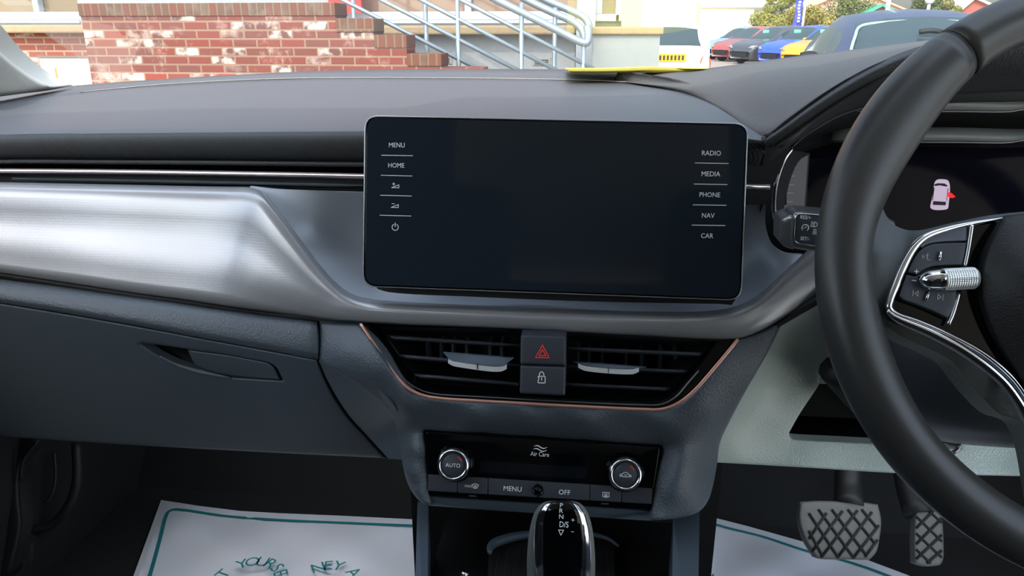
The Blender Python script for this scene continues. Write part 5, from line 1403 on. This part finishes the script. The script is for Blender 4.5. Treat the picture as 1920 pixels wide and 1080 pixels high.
# ------------------------------------------------------------------ cars
M_TYRE = mat('tyre', (40, 38, 38), .85)
M_ALLOY = mat('alloy', (170, 165, 162), .35, metal=.6)
M_CGLASS = mat('car_glass', (50, 66, 70), .08, spec=.35)
def make_car(name, label, paint, loc, rz, L=4.1, W=1.76, H=1.5, group=None, kind='hatch', sticker=False, extras=None, tilt=0):
    """car in its own frame: nose at -Y, length along Y, centred on x."""
    e = empty(name, loc, label, 'car', group, rz=rz)
    h = L / 2
    # stations: y, belt z, roof z, half width low, half width roof
    if kind == 'round':
        S = [(-h, .55, .55, .55, .5), (-h + .12, .78, .78, .74, .6), (-h + .6, .92, .93, .80, .62), (-h + 1.0, .97, 1.0, .82, .62), (-h + 1.55, .98, H - .06, .82, .60), (-h + 2.0, .98, H, .82, .60), (h - 1.0, .99, H - .02, .82, .60), (h - .5, 1.0, H - .1, .81, .56), (h - .22, .99, H - .34, .78, .56), (h - .05, .94, .96, .74, .6), (h, .6, .6, .66, .5)]
    else:
        S = [(-h, .50, .50, .62, .5), (-h + .10, .72, .73, .76, .6), (-h + .55, .88, .90, .84, .66), (-h + 1.05, .95, 1.0, .87, .70), (-h + 1.75, .96, H - .07, .88, .62), (-h + 2.15, .96, H, .88, .61), (h - 1.2, .98, H, .88, .61), (h - .6, 1.0, H - .07, .87, .60), (h - .15, 1.0, 1.08, .85, .66), (h - .03, .88, .90, .82, .6), (h, .5, .5, .76, .5)]
    k = W / 1.76
    rowsC = []
    for (y, b, r, w, wr) in S:
        w *= k; wr *= k
        rowsC.append([(w * .90, y, .22), (w * .99, y, .42), (w, y, .5 * (.42 + b)), (w * .97, y, b), (w * .97 * .25 + wr * .75 + .02 if r - b > .2 else w * .95, y, b + (r - b) * .72 + .001), (wr * .96, y, r - .01 * (r - b > .2)), (wr * .5, y, r + .025 * (r - b > .2) + .008), (0, y, r + .035 * (r - b > .2) + .01)])
    cols = [cr(c, 3) for c in zip(*rowsC)]
    half = [list(r) for r in zip(*cols)]
    V = []; Fc = []; nC = 8
    full = []
    for r in half:
        full.append([Vector(p) for p in r] + [Vector((-p[0], p[1], p[2])) for p in reversed(r[:-1])])
    m_ = len(full[0])
    v, f = grid(full)
    # which faces are glass
    fm = []
    nst = len(S)
    glass_f, body_f = [], []
    for i in range(len(full) - 1):
        s = i / 3.0
        for j in range(m_ - 1):
            jj = j if j < 7 else m_ - 2 - j
            yy = (full[i][0].y + full[i + 1][0].y) / 2
            rise = S[min(int(s), nst - 2)][2] - S[min(int(s), nst - 2)][1]
            g_ = False
            st_ = int(s)
            if jj == 3 and 4 <= s < 8 - .4 and i % 7 != 0: g_ = True
            if jj == 3 and 3.6 <= s < 4: g_ = True
            if jj in (5, 6) and 3.0 <= s < 3.9: g_ = True
            if jj in (5, 6) and 7.3 <= s < (8.6 if kind == 'round' else 8): g_ = True
            (glass_f if g_ else body_f).append(f[i * (m_ - 1) + j])
    if True:
        pass
    body = mesh('body', v, body_f + [tuple(range(m_)), tuple(reversed(range(len(v) - m_, len(v))))], paint, e, local=True)
    gl_ = mesh('windows', v, glass_f, M_CGLASS, e, local=True)
    for sx in (-1, 1):
        for y in (-h + .78, h - .72):
            w = lathe('wheel', (sx * (W / 2 - .17), y, .32), (sx, 0, 0), (0, 0, 1), [(.32, 0), (.325, .04), (.325, .14), (.30, .17), (.24, .175)], M_TYRE, e, seg=28, local=True)
            hub = lathe('alloy_rim', (sx * (W / 2 - .17), y, .32), (sx, 0, 0), (0, 0, 1), [(.235, .17), (.22, .178), (.05, .165), (.001, .17)], M_ALLOY, w, seg=10, local=True)
            bmx = None
        mi = tube('mirror', [Vector((sx * W * .49, -h + 1.45, 1.0)), Vector((sx * W * .56, -h + 1.43, 1.02)), Vector((sx * W * .62, -h + 1.43, 1.03))], [.03, .075, .05], paint if not extras else M_BLACK, e, seg=10, local=True)
        hl = tube('headlight', [Vector((sx * W * .30, -h + .03, .66)), Vector((sx * W * .38, -h + .10, .69)), Vector((sx * W * .445, -h + .30, .73))], [.03, .065, .03], M_ALLOY, e, seg=8, local=True)
    box('grille', (-.45, -h - .02, .30), (.45, -h + .04, .48), M_BLACK, e, local=True)
    return e
def paint(name, c, r=.25): return mat(name, c, r, spec=.6, coat=.6, vary=.01)
E_ = math.radians
# big dark hatchback facing us at the right
cx_ = P(1712, 60, 8.0)
big = make_car('parked_car', 'dark blue hatchback facing the dashboard, partly hidden by the steering wheel', mat('dark_blue_paint', (44, 56, 84), .3, spec=.5, coat=.3), (P(1712, 60, 8.1).x, 8.1, 0), E_(-9), L=4.2, W=1.72, H=1.42, extras=True)
M_ST = mat('green_sticker', (120, 215, 190), .6)
bpl = Matrix.Rotation(E_(10), 4, 'Z')
# white round hatchback seen from behind
fi_c = P(1247, 80, 14.5)
fiat = make_car('white_hatchback', 'small white hatchback seen from behind beside the entrance corner', paint('white_paint', (236, 236, 232), .3), (fi_c.x, 16.0, 0), E_(180 + 3), L=3.5, W=1.66, H=1.49, kind='round')
fiat['category'] = 'car'
y_ = -1.75
# rear details sit at the tail (local +y end)
def rearp(name, pts, m, th=.02): return prism(name, [Vector(p) for p in pts], (0, th, 0), m, None)
pl_ = box('number_plate', (-.27, 1.70, .77), (.27, 1.765, .90), mat('plate_yellow', (245, 190, 30), .5), fiat, local=True, label='yellow rear number plate')
for i in range(7):
    box('plate_mark', (-.23 + i * .066, 1.766, .795), (-.195 + i * .066, 1.769, .875), mat('plate_black', (60, 45, 30), .6), pl_, local=True)
for sx in (-1, 1):
    o = mesh('tail_light', [Vector(q) for q in []], [], M_BLACK) if False else None
    loop = [Vector((sx * (.62 + .085 * math.cos(a)), 1.70 - .02 * math.cos(a), .74 + .13 * math.sin(a))) for a in [2 * math.pi * k / 14 for k in range(14)]]
    tube('tail_light', loop, .022, mat('tail_orange', (230, 90, 30), .4), fiat, closed=True, n=1, seg=8, local=True, label='orange-red ring tail light')
# row of parked cars in the distance
rowc = [
    ('parked_car', 'pale blue car at the far end of the distant row', (120, 165, 195), 1338, 41.0, 62),
    ('parked_car', 'maroon car second along the distant row, beside the white hatchback', (150, 70, 66), 1356, 38.5, 62),
    ('parked_car', 'dark grey car in the distant row next to the blue car', (58, 60, 66), 1392, 35.5, 62),
    ('parked_car', 'bright blue car in the distant row between dark grey and orange cars', (38, 78, 205), 1447, 33.0, 60),
    ('parked_car', 'orange yellow car in the distant row beside the bright blue one', (248, 160, 22), 1492, 30.5, 60),
    ('parked_car', 'silver white car in the distant row behind the dark blue hatchback', (205, 214, 218), 1548, 27.0, 60),
]
for i, (n_, l_, c_, x_, Y_, yaw_) in enumerate(rowc):
    p = P(x_, 80, Y_)
    cc_ = make_car(n_, l_, paint('car_paint_%s' % l_.split()[0], c_), (p.x + 1.5, Y_, 0), E_(-60), L=4.1, W=1.75, H=1.50, group='row of parked cars across the yard')
    if 2 <= i <= 4:
        box('price_sticker', (-.30, -.62, 1.10), (.05, -.60, 1.38), M_ST, cc_, local=True, label='pale green price sheet')
# details of the big car: sticker, inner mirror, seats, wiper
box('permit_sticker', (.02, -.93, 1.03), (.24, -.90, 1.14), M_ST, big, local=True, label='pale green sheet behind the windscreen')
hh = 2.1
fr_ = [Vector((-.70, -hh + 1.02, 1.0)), Vector((-.62, -hh + 1.38, 1.21)), Vector((-.53, -hh + 1.66, 1.315)), Vector((-.30, -hh + 1.70, 1.345)), Vector((.0, -hh + 1.71, 1.355)), Vector((.30, -hh + 1.70, 1.345)), Vector((.53, -hh + 1.66, 1.315)), Vector((.62, -hh + 1.38, 1.21)), Vector((.70, -hh + 1.02, 1.0))]
tube('windscreen_edge', fr_, .014, mat('mint_edge', (150, 190, 184), .4), big, seg=8, local=True)
for sx in (-.36, .36):
    box('headrest', (sx - .12, -hh + 1.72, 1.12), (sx + .12, -hh + 1.76, 1.33), M_BLACK, big, local=True)
tube('inner_mirror', [Vector((-.09, -hh + 1.42, 1.26)), Vector((0, -hh + 1.41, 1.27)), Vector((.09, -hh + 1.42, 1.26))], .022, M_BLACK, big, seg=8, local=True)

# ------------------------------------------------------------------ far buildings, flag, poles, trees
YF = 62.0
M_WHITE = mat('white_cladding', (240, 242, 240), .6, vary=.02)
wb = empty('white_building', (P(1360, 40, YF).x, YF, 0), 'long white building with a dark eaves line beyond the parked cars', 'building')
def fx(px, Y): return P(px, 40, Y).x
def fz(py, Y, px=1400): return P(px, py, Y).z
box('cladding', (fx(1150, YF), YF, 0), (fx(1412, YF), YF + 6, fz(13, YF)), M_WHITE, wb)
box('parapet', (fx(1148, YF), YF - .3, fz(14.5, YF)), (fx(1455, YF), YF + 6, fz(-8, YF)), mat('parapet_grey', (205, 212, 216), .6), wb)
box('eaves_line', (fx(1148, YF), YF - .35, fz(14.8, YF)), (fx(1440, YF), YF - .05, fz(13, YF)), mat('eaves_grey', (140, 145, 140), .7), wb)
bvan = empty('white_van', (P(1262, 40, 24).x, 24, 0), 'tall white van parked behind the small white hatchback', 'van')
box('cargo_body', (fx(1198, 24), 24, .5), (fx(1306, 24), 28, fz(3, 24)), M_WHITE, bvan, bevel=.12)
box('rear_window', (fx(1238, 24), 23.97, fz(35, 24)), (fx(1248, 24), 24.0, fz(10, 24)), mat('van_grey', (190, 205, 205), .3), bvan)
box('side_post', (fx(1306, 24), 24.2, .5), (fx(1314, 24), 24.4, fz(0, 24)), mat('tan_post', (214, 196, 140), .7), bvan)
for x_ in (1215, 1290):
    lathe('wheel', (fx(x_, 24), 24.1, .35), (0, -1, 0), (0, 0, 1), [(.35, 0), (.35, .1), (.2, .11)], M_TYRE, bvan, seg=20)
lowb = empty('brick_garden_wall', (P(1420, 55, 43).x, 43, 0), 'low red brick wall under the yellow trees', 'wall')
box('wall_face', (fx(1398, 43), 43, 0), (fx(1560, 43), 43.3, fz(49, 43)), brick_mat('far_brick', (170, 96, 76), (150, 86, 70), (190, 150, 130), .225, .075, .01, white=.0), lowb)
def gable(name, label, Y, x0, x1, ye, xr, yr, wallm, roofm, dep=9):
    e = empty(name, (P((x0 + x1) / 2, 40, Y).x, Y, 0), label, 'house')
    a, b = P(x0, ye, Y), P(x1, ye, Y); r = P(xr, yr, Y)
    prism('gable_wall', [Vector((a.x, Y, 0)), Vector((b.x, Y, 0)), Vector((b.x, Y, b.z)), Vector((r.x, Y, r.z)), Vector((a.x, Y, a.z))], (0, dep, 0), wallm, e)
    for p, q in ((a, r), (r, b)):
        d = (q - p).normalized(); n_ = Vector((-d.z, 0, d.x)) * .15
        ex = d * (.5 if p is r else 0); e0 = d * (.5 if p is a else 0)
        prism('roof_slope', [Vector((p.x, Y - .3, p.z)) - e0, Vector((q.x, Y - .3, q.z)) + ex, Vector((q.x, Y - .3, q.z)) + ex + n_, Vector((p.x, Y - .3, p.z)) - e0 + n_], (0, dep + .6, 0), roofm, e)
    return e
M_FB = mat('far_tan_brick', (196, 156, 132), .85, vary=.1)
M_FR = mat('far_red_brick', (160, 92, 80), .85, vary=.1)
M_RF = mat('far_roof', (190, 170, 150), .8, vary=.1)
gable('tan_house', 'wide tan brick house with low gable behind the green tree', 75, 1495, 1706, 24, 1600, -20, M_FB, M_FB)
gable('red_house', 'red brick house gable with pale roof above the steering wheel', 60, 1785, 1900, 32, 1826, -2, M_FR, mat('pale_roof', (222, 214, 196), .7))
gable('green_roof_lodge', 'small building with a green gable roof between the trees', 52, 1632, 1672, 22, 1652, 12, M_FR, mat('green_roof', (70, 170, 130), .6), dep=4)
# feather flag
ff = empty('feather_flag', (P(1500, 60, 44).x, 44, 0), 'tall blue feather flag with white lettering on a white pole', 'flag')
tube('pole', [Vector((fx(1505, 44), 44, 0)), Vector((fx(1507, 44), 44, 5.0))], .06, M_WHITE, ff, n=1)
fl = [[(fx(1490 - 1 + (y > 40) * -2, 44), 44 + .05 * math.sin(y * .3), fz(y, 44, 1500)) for y in range(-60, 60, 6)], [(fx(1502, 44), 44 + .05 * math.sin(y * .3 + .5), fz(y, 44, 1500)) for y in range(-60, 60, 6)]]
v, f = grid([[Vector(p) for p in r] for r in fl])
fo = mesh('banner_cloth', v, f, mat('flag_blue', (66, 78, 190), .7), ff)
s_ = fo.modifiers.new('thickness', 'SOLIDIFY'); s_.thickness = .01
rr_ = random.Random(4)
for k in range(9):
    y = -10 + k * 6; xx = fx(1495 + rr_.uniform(-1.2, 1.2), 44); z0 = fz(y, 44, 1500)
    box('printed_mark', (xx - .06, 43.85, z0 - .10), (xx + .06, 43.9, z0), mat('flag_white', (220, 224, 240), .7), fo)
for x_, Y_, l_ in ((1660, 20, 'white flag pole standing above the roof of the dark blue hatchback, nearer the trees'), (1735, 24, 'thin grey lamp post seen over the roof of the dark blue hatchback, nearer the wheel')):
    lp = empty('lamp_post', (fx(x_, Y_), Y_, 0), l_, 'pole')
    tube('post', [Vector((fx(x_, Y_), Y_, 0)), Vector((fx(x_ + 2, Y_), Y_, 6 if x_ < 1700 else fz(4, Y_)))], .05 if x_ < 1700 else .045, M_WHITE if x_ < 1700 else mat('post_grey', (190, 195, 200), .5), lp, n=1)
    if x_ > 1700: lathe('lamp_head', (fx(x_ + 2, Y_), Y_, fz(8, Y_)), (0, 0, 1), (0, 1, 0), [(.07, 0), (.12, .05), (.12, .16), (.05, .2), (.001, .2)], MATS['post_grey'], lp, seg=14)

def tree(label, px, Y, ztop, rad, c1, c2, seed, group='trees beyond the car park'):
    rr = random.Random(seed)
    x = fx(px, Y)
    e = empty('tree', (x, Y, 0), label, 'tree', group)
    tube('trunk', [Vector((x, Y, 0)), Vector((x + .1, Y, ztop * .35)), Vector((x, Y + .1, ztop * .7))], [.22, .18, .08], mat('bark', (92, 76, 60), .9), e)
    V = []; Fc = []; fm = []
    blobs = []
    for k in range(15):
        a = rr.uniform(0, 2 * math.pi); q = rr.uniform(0, .75) * rad
        br_ = rad * rr.uniform(.30, .48)
        zc = (ztop - br_ * .8) * rr.uniform(.42, 1.0)
        blobs.append((x + q * math.cos(a), Y + q * math.sin(a) * .8, zc, br_))
    for (bx_, by_, bz_, br) in blobs:
        for k in range(620):
            u = Vector((rr.gauss(0, 1), rr.gauss(0, 1), rr.gauss(0, 1))).normalized()
            c = Vector((bx_, by_, bz_)) + Vector((u.x * br, u.y * br, u.z * br * .8)) * rr.uniform(.72, 1.05)
            n = (u + Vector((rr.uniform(-.7, .7), rr.uniform(-.7, .7), rr.uniform(-.7, .7)))).normalized()
            t = n.orthogonal().normalized(); w = n.cross(t)
            a = rr.uniform(0, 6.28); t2 = t * math.cos(a) + w * math.sin(a); w2 = n.cross(t2)
            s = rr.uniform(.05, .10)
            kk = len(V)
            V += [c - t2 * s, c + w2 * s * .5, c + t2 * s, c - w2 * s * .5]
            Fc.append((kk, kk + 1, kk + 2, kk + 3)); fm.append(0 if rr.random() < .6 else 1)
    m1 = mat('leaf_%d_%d_%d' % c1, c1, .7); m2 = mat('leaf_%d_%d_%d' % c2, c2, .7)
    mesh('crown', V, Fc, m1, e, smooth=False, mats=[m1, m2], fm=fm)
for t in (
    ('yellow-green round tree left of the blue feather flag', 1438, 52, 2.85, 1.5, (141, 131, 43), (108, 115, 47), 1),
    ('tall grey-green tree standing behind the yellow trees', 1462, 58, 4.3, 1.3, (100, 109, 56), (122, 126, 72), 2),
    ('golden round tree right behind the blue feather flag', 1522, 46, 2.8, 1.5, (148, 133, 44), (122, 122, 50), 3),
    ('dark green tree above the left edge of the dark blue hatchback', 1585, 53, 3.9, 2.0, (83, 96, 43), (115, 118, 60), 4),
    ('dark green tree nearest the red brick gable', 1738, 50, 3.7, 1.4, (79, 93, 44), (100, 108, 56), 5),
    ('small yellow-green tree touching the red brick gable', 1776, 56, 3.4, .9, (115, 115, 57), (129, 126, 69), 6)):
    tree(*t)
for i, (x_, s_) in enumerate(((1460, 7), (1610, 8))):
    hx = fx(x_, 62)
